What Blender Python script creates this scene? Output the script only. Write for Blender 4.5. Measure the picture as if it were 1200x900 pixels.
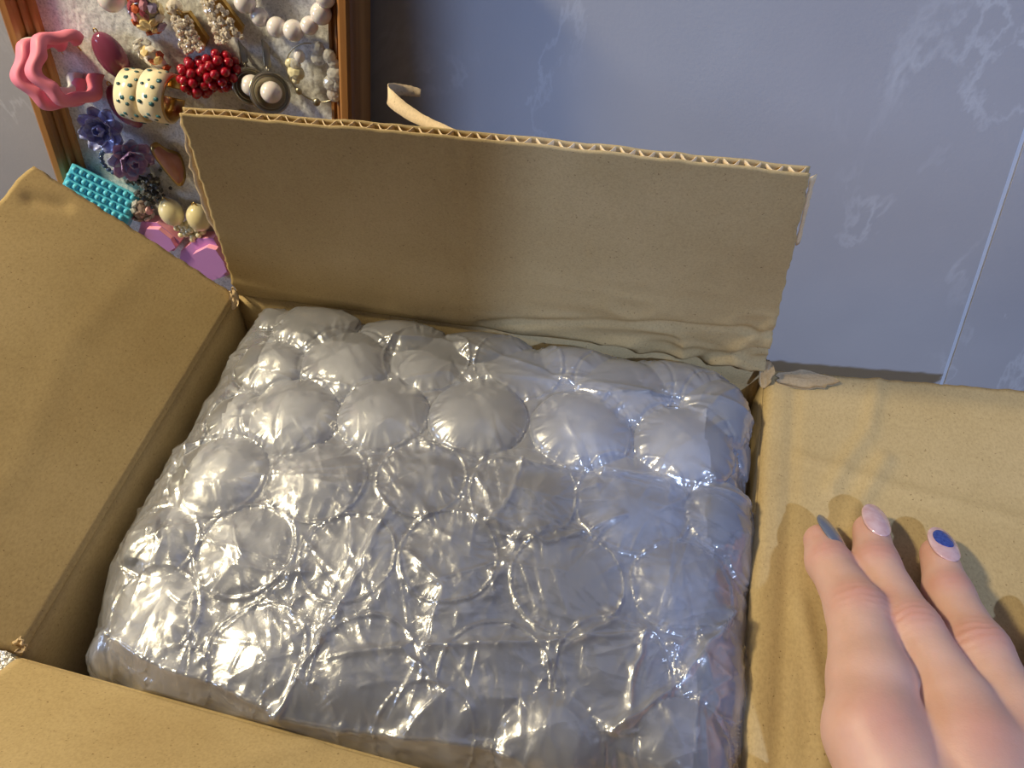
import bpy, bmesh, math, random
import numpy as np
from mathutils import Matrix, Vector

# ------------------------------------------------------------------ set-up
for o in list(bpy.data.objects):
    bpy.data.objects.remove(o)
S = bpy.context.scene
COL = S.collection
rng = np.random.default_rng(7)
random.seed(7)
PI = math.pi

HB = 0.22                                   # height of the box rim above the floor
EYE = np.array([0.0, 0.0, HB + 0.2767])     # camera position
FPX = 900.0                                 # focal length in pixels of a 1200 px wide frame

# camera: pitched 50 degrees down, rolled 1 degree, turned 10.75 degrees to the left of the wall's normal
def camera_axes(pitch, roll, yaw):
    p, r, y = (math.radians(v) for v in (pitch, roll, yaw))
    fw = np.array([-math.sin(y)*math.cos(p), math.cos(y)*math.cos(p), -math.sin(p)])
    rt = np.cross(fw, [0, 0, 1]); rt /= np.linalg.norm(rt)
    up = np.cross(rt, fw)
    return rt*math.cos(r)+up*math.sin(r), -rt*math.sin(r)+up*math.cos(r), fw
RT, UP, FW = camera_axes(50, 1, 10.75)
cam = bpy.data.objects.new('camera', bpy.data.cameras.new('camera'))
COL.objects.link(cam)
cam.matrix_world = Matrix(((RT[0], UP[0], -FW[0], EYE[0]), (RT[1], UP[1], -FW[1], EYE[1]), (RT[2], UP[2], -FW[2], EYE[2]), (0, 0, 0, 1)))
cam.data.sensor_width = 36.0
cam.data.lens = 36.0*FPX/1200.0
cam.data.clip_start = 0.01
S.camera = cam

# dim room light
w = bpy.data.worlds.new('room'); S.world = w; w.use_nodes = True
w.node_tree.nodes['Background'].inputs[0].default_value = (0.52, 0.60, 0.92, 1)
w.node_tree.nodes['Background'].inputs[1].default_value = 0.12

def lamp(name, loc, target, size, power, col):
    l = bpy.data.lights.new(name, 'AREA'); l.shape = 'DISK'; l.size = size; l.energy = power; l.color = col
    o = bpy.data.objects.new(name, l); COL.objects.link(o); o.location = loc
    o.rotation_euler = (Vector(target)-Vector(loc)).to_track_quat('-Z', 'Y').to_euler()
    return o
WARM = lamp('warm_desk_lamp', (-0.66, 0.135, HB+0.63), (-0.05, 0.17, HB), 0.10, 7.6, (1.0, 0.84, 0.51))
COOL = lamp('cool_ceiling_lamp', (0.98, -1.48, HB+1.75), (0.05, 0.2, HB), 0.05, 40.0, (0.50, 0.66, 1.0))
SIDE = lamp('left_window_daylight', (-1.25, -0.28, HB+0.36), (-0.2, 0.28, HB+0.05), 0.35, 3.6, (0.50, 0.66, 1.0))

S.view_settings.view_transform = 'Standard'
S.view_settings.look = 'None'
S.view_settings.exposure = 0.0
S.view_settings.gamma = 1.0
S.view_settings.use_curve_mapping = False

# ------------------------------------------------------------------ helpers
def ray(x, y):
    return RT*(x-600)+UP*(450-y)+FW*FPX
def at(x, y, p0, n):
    """the point of the plane (p0, n) that is seen at x, y"""
    d = ray(x, y); n = np.asarray(n, float)
    return EYE+d*(((np.asarray(p0)-EYE)@n)/(d@n))
def px(P):
    d = np.asarray(P)-EYE
    z = d@FW
    return 600+FPX*(d@RT)/z, 450-FPX*(d@UP)/z, z
def unit(v):
    v = np.asarray(v, float); return v/np.linalg.norm(v)

MW = {}
def wmat(o):
    return MW.get(o.name, Matrix.Identity(4))
def tag(o, label=None, cat=None, group=None, kind=None):
    if label: o['label'] = label
    if cat: o['category'] = cat
    if group: o['group'] = group
    if kind: o['kind'] = kind
    return o
def thing(name, label, cat, loc=(0, 0, 0), group=None, rot=None):
    o = bpy.data.objects.new(name, None); COL.objects.link(o)
    o.empty_display_size = 0.01
    m = Matrix.Translation(Vector(loc))
    if rot is not None: m = m @ Matrix(np.asarray(rot).tolist()).to_4x4()
    o.matrix_world = m; MW[o.name] = m
    return tag(o, label, cat, group)
def setm(o, m):
    o.matrix_world = m; MW[o.name] = m.copy()
def meshdata(name, V, F, mat, smooth=True):
    me = bpy.data.meshes.new(name)
    me.from_pydata(np.asarray(V).tolist(), [], [list(map(int, f)) for f in F])
    if mat: me.materials.append(mat)
    if smooth: me.polygons.foreach_set('use_smooth', [True]*len(me.polygons))
    me.update()
    return me
def part(name, VF, mat, parent=None, smooth=True, world=False, kind=None, label=None):
    """one mesh object; geometry local to the parent, or given in world space"""
    V, F = VF
    V = np.asarray(V, float)
    pm = wmat(parent) if parent else Matrix.Identity(4)
    if world and parent:
        inv = np.array(pm.inverted())
        V = V@inv[:3, :3].T+inv[:3, 3]
    o = bpy.data.objects.new(name, meshdata(name, V, F, mat, smooth)); COL.objects.link(o)
    if parent: o.parent = parent
    MW[o.name] = pm.copy()
    if kind: o['kind'] = kind
    if label: o['label'] = label
    return o
def copy_tree(o, parent=None, m=None, label=None):
    c = o.copy(); COL.objects.link(c)
    if parent: c.parent = parent; MW[c.name] = wmat(parent).copy()
    else:
        m = m if m is not None else wmat(o)
        c.matrix_world = m; MW[c.name] = m.copy()
    if label: c['label'] = label
    for ch in list(o.children): copy_tree(ch, c)
    return c

def join(*vfs):
    V = []; F = []; n = 0
    for v, f in vfs:
        v = np.asarray(v); V.append(v); F += [[i+n for i in q] for q in f]; n += len(v)
    return np.concatenate(V), F
def xf(vf, loc=(0, 0, 0), rot=None, scale=1.0):
    V = np.asarray(vf[0], float)*np.asarray(scale)
    if rot is not None: V = V@np.asarray(rot).T
    return V+np.asarray(loc), vf[1]
def euler(rx=0, ry=0, rz=0):
    from mathutils import Euler
    return np.array(Euler((math.radians(rx), math.radians(ry), math.radians(rz)), 'XYZ').to_matrix())
_ico = {}
def ball(r=1.0, sub=2):
    if sub not in _ico:
        bm = bmesh.new(); bmesh.ops.create_icosphere(bm, subdivisions=sub, radius=1.0)
        _ico[sub] = (np.array([v.co[:] for v in bm.verts]), [[v.index for v in f.verts] for f in bm.faces]); bm.free()
    return _ico[sub][0]*r, _ico[sub][1]
def box(sx, sy, sz, bevel=0.0, c=(0, 0, 0)):
    bm = bmesh.new(); bmesh.ops.create_cube(bm, size=1.0)
    for v in bm.verts: v.co = Vector((v.co.x*sx, v.co.y*sy, v.co.z*sz))
    if bevel: bmesh.ops.bevel(bm, geom=bm.edges[:], offset=bevel, segments=2, profile=0.6, affect='EDGES')
    bm.verts.index_update()
    r = (np.array([v.co[:] for v in bm.verts])+np.asarray(c), [[v.index for v in f.verts] for f in bm.faces]); bm.free()
    return r
def grid_faces(nu, nv, wrapu=False, wrapv=False, off=0):
    F = []
    for i in range(nu if wrapu else nu-1):
        for j in range(nv if wrapv else nv-1):
            a = i*nv+j; b = ((i+1) % nu)*nv+j; c = ((i+1) % nu)*nv+(j+1) % nv; d = i*nv+(j+1) % nv
            F.append([off+a, off+b, off+c, off+d])
    return F
def tube(P, R, n=8, closed=False, flat=1.0):
    P = np.asarray(P, float); N = len(P); R = np.broadcast_to(R, N)
    T = np.roll(P, -1, 0)-np.roll(P, 1, 0)
    if not closed: T[0] = P[1]-P[0]; T[-1] = P[-1]-P[-2]
    T /= np.linalg.norm(T, axis=1)[:, None]
    ref = np.array([0.0, 0, 1]) if abs(T[0][2]) < 0.9 else np.array([1.0, 0, 0])
    V = []; a = unit(np.cross(T[0], ref))
    for i in range(N):
        a = unit(a-T[i]*(a@T[i])); b = np.cross(T[i], a)
        for k in range(n):
            t = 2*PI*k/n; V.append(P[i]+R[i]*(a*math.cos(t)+b*math.sin(t)*flat))
    F = grid_faces(N, n, closed, True)
    if not closed: F += [list(range(n))[::-1], [(N-1)*n+k for k in range(n)]]
    return np.array(V), F
def ring(R, r, n=40, m=8, a0=0, a1=2*PI):
    full = abs(a1-a0-2*PI) < 1e-6
    t = np.linspace(a0, a1, n, endpoint=not full)
    return tube(np.stack([R*np.cos(t), R*np.sin(t), 0*t], 1), r, m, closed=full)
def prism(poly, z0, z1):
    """a polygon (n,2) extruded along z"""
    poly = np.asarray(poly, float); n = len(poly)
    area = 0.5*np.sum(poly[:, 0]*np.roll(poly[:, 1], -1)-np.roll(poly[:, 0], -1)*poly[:, 1])
    if area < 0: poly = poly[::-1]
    V = np.concatenate([np.c_[poly, np.full(n, z0)], np.c_[poly, np.full(n, z1)]])
    return V, [list(range(n))[::-1], [n+i for i in range(n)]]+[[i, (i+1) % n, n+(i+1) % n, n+i] for i in range(n)]
def hull8(P):
    """slab from 8 corners: 4 of one face, 4 of the opposite face in the same order"""
    return np.array(P), [[3, 2, 1, 0], [4, 5, 6, 7]]+[[i, (i+1) % 4, 4+(i+1) % 4, 4+i] for i in range(4)]

# numpy noise
class Noise:
    def __init__(s, seed): s.g = np.random.default_rng(seed).uniform(-1, 1, (128, 128))
    def __call__(s, x, y):
        x = np.asarray(x, float); y = np.asarray(y, float)
        xi = np.floor(x).astype(int); yi = np.floor(y).astype(int); fx = x-xi; fy = y-yi
        fx = fx*fx*(3-2*fx); fy = fy*fy*(3-2*fy); g = s.g
        a = g[xi % 128, yi % 128]; b = g[(xi+1) % 128, yi % 128]; c = g[xi % 128, (yi+1) % 128]; d = g[(xi+1) % 128, (yi+1) % 128]
        return a*(1-fx)*(1-fy)+b*fx*(1-fy)+c*(1-fx)*fy+d*fx*fy
NZ = [Noise(i) for i in range(24)]
def ridged(k, x, y):
    return 1-2*np.abs(NZ[k](x, y))
def segdist(X, Y, pts):
    """distance to a polyline"""
    D = np.full(np.shape(X), 1e9)
    for (x0, y0), (x1, y1) in zip(pts[:-1], pts[1:]):
        dx, dy = x1-x0, y1-y0
        t = np.clip(((X-x0)*dx+(Y-y0)*dy)/(dx*dx+dy*dy), 0, 1)
        D = np.minimum(D, np.hypot(X-x0-t*dx, Y-y0-t*dy))
    return D

# ------------------------------------------------------------------ materials
def new_mat(name):
    m = bpy.data.materials.new(name); m.use_nodes = True
    nt = m.node_tree; return m, nt, nt.nodes['Principled BSDF']
def rgb(c): return (c[0], c[1], c[2], 1.0)
def sr(r, g, b):
    """sRGB 0..255 to linear"""
    f = lambda v: (v/12.92 if v <= 0.04045 else ((v+0.055)/1.055)**2.4)
    return tuple(f(v/255.0) for v in (r, g, b))
def noise_node(nt, scale, detail=3, rough=0.5, coord='Object', stretch=None):
    tc = nt.nodes.new('ShaderNodeTexCoord'); n = nt.nodes.new('ShaderNodeTexNoise')
    n.inputs['Scale'].default_value = scale; n.inputs['Detail'].default_value = detail; n.inputs['Roughness'].default_value = rough
    if stretch:
        mp = nt.nodes.new('ShaderNodeMapping'); mp.inputs['Scale'].default_value = stretch
        nt.links.new(tc.outputs[coord], mp.inputs[0]); nt.links.new(mp.outputs[0], n.inputs[0])
    else: nt.links.new(tc.outputs[coord], n.inputs[0])
    return n
def ramp(nt, src, stops):
    r = nt.nodes.new('ShaderNodeValToRGB'); e = r.color_ramp.elements
    while len(e) < len(stops): e.new(0.5)
    for k, (p, c) in zip(e, stops): k.position = p; k.color = rgb(c)
    nt.links.new(src, r.inputs[0]); return r
def bump(nt, src, bsdf, strength, dist):
    b = nt.nodes.new('ShaderNodeBump'); b.inputs['Strength'].default_value = strength; b.inputs['Distance'].default_value = dist
    nt.links.new(src, b.inputs['Height']); nt.links.new(b.outputs[0], bsdf.inputs['Normal']); return b
def simple(name, col, rough=0.4, metal=0.0, spec=0.5, coat=0.0, alpha=1.0, trans=0.0, ior=1.45, sss=0.0, var=None, bmp=None):
    m, nt, b = new_mat(name)
    b.inputs['Base Color'].default_value = rgb(col); b.inputs['Roughness'].default_value = rough
    b.inputs['Metallic'].default_value = metal; b.inputs['Specular IOR Level'].default_value = spec
    b.inputs['Coat Weight'].default_value = coat; b.inputs['Coat Roughness'].default_value = 0.08
    b.inputs['Alpha'].default_value = alpha; b.inputs['Transmission Weight'].default_value = trans; b.inputs['IOR'].default_value = ior
    if sss:
        b.inputs['Subsurface Weight'].default_value = sss; b.inputs['Subsurface Radius'].default_value = (0.004, 0.002, 0.001); b.inputs['Subsurface Scale'].default_value = 1.0
    if var:
        n = noise_node(nt, var[0], 3); r = ramp(nt, n.outputs['Fac'], [(0.3, col), (0.7, var[1])]); nt.links.new(r.outputs[0], b.inputs['Base Color'])
    if bmp:
        n = noise_node(nt, bmp[0], 3); bump(nt, n.outputs['Fac'], b, bmp[1], bmp[2])
    return m

def kraft(name, base, dark, light):
    m, nt, b = new_mat(name)
    big = noise_node(nt, 14, 4, 0.6); fib = noise_node(nt, 1100, 3, 0.65, stretch=(1, 0.6, 1)); spk = noise_node(nt, 1000, 1, 0.4)
    r1 = ramp(nt, big.outputs['Fac'], [(0.3, dark), (0.5, base), (0.72, light)])
    r2 = ramp(nt, fib.outputs['Fac'], [(0.30, (0.86, 0.85, 0.82)), (0.55, (1, 1, 1)), (0.75, (1.07, 1.07, 1.07))])
    r3 = ramp(nt, spk.outputs['Fac'], [(0.22, (0.45, 0.40, 0.34)), (0.29, (1, 1, 1))])
    x = nt.nodes.new('ShaderNodeMix'); x.data_type = 'RGBA'; x.blend_type = 'MULTIPLY'; x.inputs[0].default_value = 1.0
    y = nt.nodes.new('ShaderNodeMix'); y.data_type = 'RGBA'; y.blend_type = 'MULTIPLY'; y.inputs[0].default_value = 0.8
    nt.links.new(r1.outputs[0], x.inputs[6]); nt.links.new(r2.outputs[0], x.inputs[7])
    nt.links.new(x.outputs[2], y.inputs[6]); nt.links.new(r3.outputs[0], y.inputs[7])
    nt.links.new(y.outputs[2], b.inputs['Base Color'])
    b.inputs['Roughness'].default_value = 0.78; b.inputs['Specular IOR Level'].default_value = 0.25
    bump(nt, fib.outputs['Fac'], b, 0.25, 0.00015)
    return m
KRAFT = kraft('kraft_liner', sr(187, 164, 121), sr(180, 156, 113), sr(195, 172, 130))
KRAFT_PALE = kraft('kraft_torn_core', sr(226, 202, 168), sr(214, 188, 152), sr(236, 216, 186))
KRAFT_GREY = kraft('kraft_taped_corner', sr(176, 156, 128), sr(166, 144, 115), sr(188, 168, 140))

# ------------------------------------------------------------------ room
WY = 0.318                                    # wall plane
def marble():
    m, nt, b = new_mat('blue_grey_marble_tile')
    big = noise_node(nt, 5, 4, 0.55)
    base = ramp(nt, big.outputs['Fac'], [(0.30, sr(164, 165, 177)), (0.55, sr(175, 176, 187)), (0.75, sr(185, 186, 196))])
    # drifting veins: a thin band of a warped noise, broken up by a second noise
    tc = nt.nodes.new('ShaderNodeTexCoord')
    mp = nt.nodes.new('ShaderNodeMapping'); mp.inputs['Scale'].default_value = (1.25, 1, 0.75); mp.inputs['Location'].default_value = (0.37, 0, 0.21)
    nt.links.new(tc.outputs['Object'], mp.inputs[0])
    n1 = nt.nodes.new('ShaderNodeTexNoise'); n1.inputs['Scale'].default_value = 11; n1.inputs['Detail'].default_value = 6; n1.inputs['Roughness'].default_value = 0.62; n1.inputs['Distortion'].default_value = 0.6
    nt.links.new(mp.outputs[0], n1.inputs[0])
    sub = nt.nodes.new('ShaderNodeMath'); sub.operation = 'SUBTRACT'; sub.inputs[1].default_value = 0.5; nt.links.new(n1.outputs['Fac'], sub.inputs[0])
    ab = nt.nodes.new('ShaderNodeMath'); ab.operation = 'ABSOLUTE'; nt.links.new(sub.outputs[0], ab.inputs[0])
    v = nt.nodes.new('ShaderNodeMapRange'); v.inputs[1].default_value = 0.0; v.inputs[2].default_value = 0.022; v.inputs[3].default_value = 1.0; v.inputs[4].default_value = 0.0
    nt.links.new(ab.outputs[0], v.inputs[0])
    mk = noise_node(nt, 8.5, 3, 0.6); mr = nt.nodes.new('ShaderNodeMapRange'); mr.inputs[1].default_value = 0.47; mr.inputs[2].default_value = 0.60; nt.links.new(mk.outputs['Fac'], mr.inputs[0])
    mu = nt.nodes.new('ShaderNodeMath'); mu.operation = 'MULTIPLY'; nt.links.new(v.outputs[0], mu.inputs[0]); nt.links.new(mr.outputs[0], mu.inputs[1])
    m2 = nt.nodes.new('ShaderNodeMath'); m2.operation = 'MULTIPLY'; m2.inputs[1].default_value = 0.33; nt.links.new(mu.outputs[0], m2.inputs[0])
    mx = nt.nodes.new('ShaderNodeMix'); mx.data_type = 'RGBA'; nt.links.new(m2.outputs[0], mx.inputs[0]); nt.links.new(base.outputs[0], mx.inputs[6]); mx.inputs[7].default_value = rgb(sr(222, 226, 238))
    nt.links.new(mx.outputs[2], b.inputs['Base Color'])
    b.inputs['Roughness'].default_value = 0.55; b.inputs['Specular IOR Level'].default_value = 0.3
    sp = noise_node(nt, 700, 2); bump(nt, sp.outputs['Fac'], b, 0.12, 0.0005)
    return m
TILE = marble()
GROUT = simple('white_grout', sr(225, 228, 238), 0.8)
BLOCKER = simple('dark_blocker', sr(58, 54, 52), 0.85, var=(3, sr(48, 45, 44)))  # dark so the added blocker bounces little light
FLOORM = simple('floor_boards', sr(150, 130, 108), 0.6, var=(6, sr(128, 106, 84)))

wall_back = part('wall_back', box(2.4, 0.05, 1.6, c=(0.1, WY+0.0256, 0.8)), GROUT, kind='structure', smooth=False)
g0 = at(1198, 166, (0, WY, 0), (0, 1, 0)); g1 = at(1112.6, 424, (0, WY, 0), (0, 1, 0))
gx = lambda z: g0[0]+(g1[0]-g0[0])*(z-g0[2])/(g1[2]-g0[2])
def tile_slab(c0, c1):                        # c = bottom-left, bottom-right, top-right, top-left as (x, z)
    P = [(x, WY, z) for x, z in c0]; Q = [(x, WY+0.003, z) for x, z in c0]
    return hull8(P+Q)
hw = 0.0011
part('tile', tile_slab([(-1.1, 0), (gx(0)-hw, 0), (gx(1.6)-hw, 1.6), (-1.1, 1.6)], 0), TILE, wall_back, smooth=False)
part('tile', tile_slab([(gx(0)+hw, 0), (1.3, 0), (1.3, 1.6), (gx(1.6)+hw, 1.6)], 0), TILE, wall_back, smooth=False)
part('floor', box(2.4, 2.6, 0.04, c=(0.1, -0.95, -0.02)), FLOORM, kind='structure', smooth=False)
# unseen panel added behind the camera to keep the cool lamp off the left
part('added_light_blocker', box(1.31, 0.02, 1.6, c=(-0.35, -0.36, 0.8)), BLOCKER, kind='structure', smooth=False)

# ------------------------------------------------------------------ cardboard box
Q = np.array([[-0.1955, 0.2577, HB], [0.0744, 0.2631, HB], [0.0630, 0.0555, HB], [-0.1922, 0.0659, HB]])   # rim: back left, back right, front right, front left
BL, BR, FR, FL = Q
TH = 0.0036
cbox = thing('cardboard_box', 'open brown corrugated cardboard box with four spread flaps, holding the bubble wrap', 'box', (-0.06, 0.16, 0.0))
Z = np.array([0, 0, 1.0])

def flap(name, P0, P1, tilt_out, length, e0, e1, disp, rho=0.004, ns=90, nt=60, seed=0, label=None, e_top=0.0008, flute=0.0072, skew=0.0):
    """a corrugated flap: bends over the fold P0-P1 (seen from inside, left to right) and rises at tilt_out degrees from vertical.
    e0/e1: where its two side edges lie at the outer end, measured along the fold from P0 and from P1"""
    A = P1-P0; Lf = np.linalg.norm(A); A = A/Lf
    OUT = np.cross(A, Z); OUT = OUT if OUT@(np.mean(Q, 0)-P0) < 0 else -OUT
    ph = math.radians(tilt_out)
    phb = max(ph, 0.0); t0 = rho*math.tan(phb/2)
    def surf(s, t, off):
        """s along the fold, t along the profile from the start of the bend, off along the inner normal"""
        a = np.clip(t/rho, 0, ph) if ph > 0.01 else t*0
        ext = np.clip(t-rho*phb, 0, None)
        up = rho*np.sin(a)+ext*math.cos(ph)-t0; out = rho*(1-np.cos(a))+ext*math.sin(ph)
        if ph <= 0.01: a = ph*np.clip(ext/0.006, 0, 1)
        nu = np.sin(a); no = -np.cos(a)
        return P0+s[..., None]*A+(up+nu*off)[..., None]*Z+(out+no*off)[..., None]*OUT
    T = length+rho*phb
    tt = np.concatenate([np.linspace(0, rho*phb, 7)[:-1] if ph > 0.01 else [], np.linspace(rho*phb, T, nt)])
    f = np.linspace(0, 1, ns)
    n_ = NZ[seed % 20]
    def st(f, tt):
        Fg, Tg = np.meshgrid(f, tt, indexing='ij')
        q = np.clip((Tg-rho*phb)/length, 0, 1)
        lo = 0.0006+(e0-0.0006)*q; hi = Lf-0.0006+(e1-(Lf-0.0006))*q if e1 > 0 else Lf-0.0006+e1*q
        lo = lo+0.0006*n_(Tg*400, 3.3)*(q > 0.02); hi = hi+0.0006*n_(Tg*400, 9.3)*(q > 0.02)
        sg = lo+(hi-lo)*Fg
        Tg = Tg+q*e_top*n_(sg*160, 1.7)+q*skew*(1-sg/Lf)
        return sg, Tg, q
    s, t, q = st(f, tt)
    d = disp(s, t-rho*phb, q)
    th = 0.0005
    nu_, nv_ = s.shape
    def slab(o0, o1):
        Vt = surf(s, t, d+o0).reshape(-1, 3); Vb = surf(s, t, d+o1).reshape(-1, 3); n = len(Vt)
        F = [[a, dd, c, b] for a, b, c, dd in grid_faces(nu_, nv_)]+grid_faces(nu_, nv_, off=n)
        B = [i*nv_ for i in range(nu_)]+[(nu_-1)*nv_+j for j in range(1, nv_)]+[i*nv_+nv_-1 for i in range(nu_-2, -1, -1)]+[j for j in range(nv_-2, 0, -1)]
        for a, b in zip(B, B[1:]+B[:1]): F.append([a, b, b+n, a+n])
        return np.concatenate([Vt, Vb]), F
    fl = part(name, join(slab(0, -th), slab(-TH+th, -TH)), KRAFT, cbox, world=True, label=label)
    # the wavy middle layer
    ns2 = int(Lf/flute)*10
    s2, t2, q2 = st(np.linspace(0.002, 0.998, ns2), tt)
    t2 = t2-q2*0.0002
    d2 = disp(s2, t2-rho*phb, q2)
    wv = np.sin(2*PI*s2/flute+0.8*n_(s2*60, 5.0))
    o2 = -TH/2+(TH/2-th*0.8)*np.clip(wv*1.25, -1, 1)
    V2 = surf(s2, t2, d2+o2).reshape(-1, 3)
    V2b = surf(s2, t2, d2+o2-0.00045).reshape(-1, 3)
    F2 = grid_faces(*s2.shape)
    nn = len(V2); nv2 = s2.shape[1]
    edge = [[i*nv2+nv2-1, (i+1)*nv2+nv2-1, nn+(i+1)*nv2+nv2-1, nn+i*nv2+nv2-1] for i in range(s2.shape[0]-1)]
    part('fluting', (np.concatenate([V2, V2b]), F2+[[a+nn for a in reversed(fc)] for fc in F2]+edge), KRAFT_PALE, fl, world=True)
    return fl, lambda s_, t_, off=0.0: surf(np.asarray(s_, float), np.asarray(t_, float)+rho*phb, np.asarray(off, float)+disp(np.asarray(s_, float), np.asarray(t_, float), np.clip(np.asarray(t_, float)/length, 0, 1)))

def ridge(s, t, pts, w): return np.exp(-(segdist(s, t, pts)/w)**2)

def d_back(s, t, q):
    d = 0.0008*NZ[1](s*14, t*20)-0.0015*np.sin(PI*np.clip(s/0.26, 0, 1))*q
    soft = np.exp(-(t/0.035)**2)
    right = np.clip((s-0.10)/0.16, 0, 1)
    d += 0.0026*soft*right*ridged(2, s*55+3, t*80)+0.0018*soft*ridged(3, s*22, t*120)*right
    d -= 0.0026*ridge(s, t, [(0.13, 0.004), (0.17, 0.016), (0.21, 0.024), (0.25, 0.031), (0.275, 0.030)], 0.0028)
    d += 0.0012*ridge(s, t, [(0.0, 0.012), (0.10, 0.005), (0.2, 0.008), (0.25, 0.004)], 0.004)
    d += 0.0022*ridge(s, t, [(0.262, 0.040), (0.250, 0.012), (0.262, 0.0)], 0.003)
    d -= 0.0030*ridge(s, t, [(0.235, 0.0), (0.252, 0.012), (0.268, 0.018)], 0.003)
    d += 0.00003*np.sin(2*PI*s/0.0072)
    return d
back_flap, back_at = flap('flap', BL, BR, -13, 0.1305, 0.0235, 0.2507, d_back, ns=200, nt=90, seed=3, skew=-0.0065, e_top=0.0005)

def d_left(s, t, q):
    d = 0.0006*NZ[4](s*12, t*14)-0.0022*q*q
    d += 0.00025*ridge(s, t, [(0.0, 0.040), (0.06, 0.034), (0.12, 0.046), (0.2, 0.040)], 0.006)
    d -= 0.0014*ridge(s, t, [(0.176, 0.094), (0.182, 0.083)], 0.0035)
    return d
left_flap, left_at = flap('flap', FL, BL, 50, 0.103, 0.002, 0.1928, d_left, rho=0.004, seed=4)

def d_right(s, t, q):
    d = 0.0010*NZ[6](s*16, t*16)-0.002*q
    d += 0.00153*ridge(s, t, [(0.0, 0.045), (0.03, 0.040), (0.05, 0.030), (0.065, 0.024)], 0.0028)
    d += 0.00170*ridge(s, t, [(0.045, 0.046), (0.075, 0.033), (0.09, 0.032)], 0.003)
    d -= 0.0012*ridge(s, t, [(0.0, 0.0085), (0.21, 0.0065)], 0.0025)
    d += 0.00102*ridge(s, t, [(0.05, 0.012), (0.06, 0.05), (0.07, 0.12)], 0.003)
    d += 0.00153*ridge(s, t, [(0.12, 0.013), (0.155, 0.02), (0.2, 0.022)], 0.003)
    return d
right_flap, right_at = flap('flap', BR, FR, 82, 0.128, -0.005, 0.212, d_right, rho=0.0055, seed=5)

def d_front(s, t, q):
    return 0.0010*NZ[7](s*12, t*12)+0.0008*ridge(s, t, [(0.14, 0.0), (0.17, 0.03), (0.19, 0.06)], 0.004)
front_flap, front_at = flap('flap', FR, FL, 52, 0.103, 0.002, 0.250, d_front, rho=0.004, seed=6)

# upright sides and bottom
QB = Q.copy(); QB[0, 1] -= 0.010; QB[1, 1] -= 0.010; QB[:, 2] = 0.0005
def side(P0, P1, drop, B0, B1):
    A = unit(P1-P0); OUT = np.cross(A, Z); OUT = OUT if OUT@(np.mean(Q, 0)-P0) < 0 else -OUT
    n = 40; m = 24
    s = np.linspace(0, np.linalg.norm(P1-P0), n); z = np.linspace(0.004, HB-drop, m)
    Sg, Zg = np.meshgrid(s, z, indexing='ij')
    wv = 0.0006*NZ[8](Sg*20, Zg*20)*np.clip((HB-drop-Zg)/0.02, 0, 1)
    kz = (Zg/HB)[..., None]; ks = (Sg/np.linalg.norm(P1-P0))[..., None]
    Vi = ((B0+(B1-B0)*ks)*(1-kz)+(P0+(P1-P0)*ks)*kz)*[1, 1, 0]+Zg[..., None]*Z-wv[..., None]*OUT
    Vo = Vi+OUT*TH
    V = np.concatenate([Vi.reshape(-1, 3), Vo.reshape(-1, 3)]); k = n*m
    F = grid_faces(n, m)+[[a+k for a in reversed(f)] for f in grid_faces(n, m)]
    B = [i*m for i in range(n)]+[(n-1)*m+j for j in range(1, m)]+[i*m+m-1 for i in range(n-2, -1, -1)]+[j for j in range(m-2, 0, -1)]
    F += [[b, a, a+k, b+k] for a, b in zip(B, B[1:]+B[:1])]
    return V, F
for P0, P1, B0, B1, ph, rho in ((BL, BR, QB[0], QB[1], 0, 0.004), (BR, FR, QB[1], QB[2], 82, 0.0055), (FR, FL, QB[2], QB[3], 52, 0.004), (FL, BL, QB[3], QB[0], 50, 0.004)):
    part('side_panel', side(P0, P1, rho*math.tan(math.radians(ph)/2), B0, B1), KRAFT, cbox, world=True)
part('bottom_panel', hull8([q_*[1, 1, 0]+[0, 0, 0.004] for q_ in QB]+[q_*[1, 1, 0]+[0, 0, 0.0005] for q_ in QB]), KRAFT, cbox, world=True, smooth=False)

# torn paper: pale liner edge left of the back flap, frayed bits at the corners, grey taped corner of the right flap
def ragged(pts_fn, n, wid_fn, th=0.0004):
    """strip of paper: pts_fn(f) -> centre, across-vector, normal"""
    Vt = []; Vb = []
    for i in range(n):
        c, a, nrm = pts_fn(i/(n-1)); w_ = wid_fn(i/(n-1))
        for k in (-1, 0, 1):
            Vt.append(c+a*w_*k+nrm*(0.0003*(k == 0))); Vb.append(c+a*w_*k-nrm*th)
    V = np.array(Vt+Vb); N = len(Vt)
    F = grid_faces(n, 3)+[[a+N for a in reversed(f)] for f in grid_faces(n, 3)]
    B = [i*3 for i in range(n)]+[(n-1)*3+1]+[i*3+2 for i in range(n-1, -1, -1)]+[1]
    F += [[b, a, a+N, b+N] for a, b in zip(B, B[1:]+B[:1])]
    return V, F
AB = unit(BR-BL)
def torn_left(f):
    t_ = 0.118-0.074*f; p = back_at(0.0235*t_/0.1305, t_, -0.0042)
    p = p-AB*(0.0002+0.0013*math.sin(f*PI)+0.0004*math.sin(f*40))
    return p, unit(AB*0.8+np.array([0, 0.6, 0])), np.array([0, -1.0, 0])
part('torn_liner', ragged(torn_left, 26, lambda f: 0.0016+0.0013*math.sin(f*PI)+0.0005*NZ[3](f*22, 1)), KRAFT_PALE, back_flap, world=True)
def torn_right(f):
    t_ = 0.128-0.036*f; p = back_at(0.2705-0.0193*t_/0.1305, t_, -0.0015)
    return p+AB*0.0006, unit(AB*0.7+np.array([0, 0.7, 0])), np.array([0, -1.0, 0])
part('torn_liner', ragged(torn_right, 18, lambda f: 0.0014+0.0005*NZ[4](f*22, 2)), KRAFT_PALE, back_flap, world=True)
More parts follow.
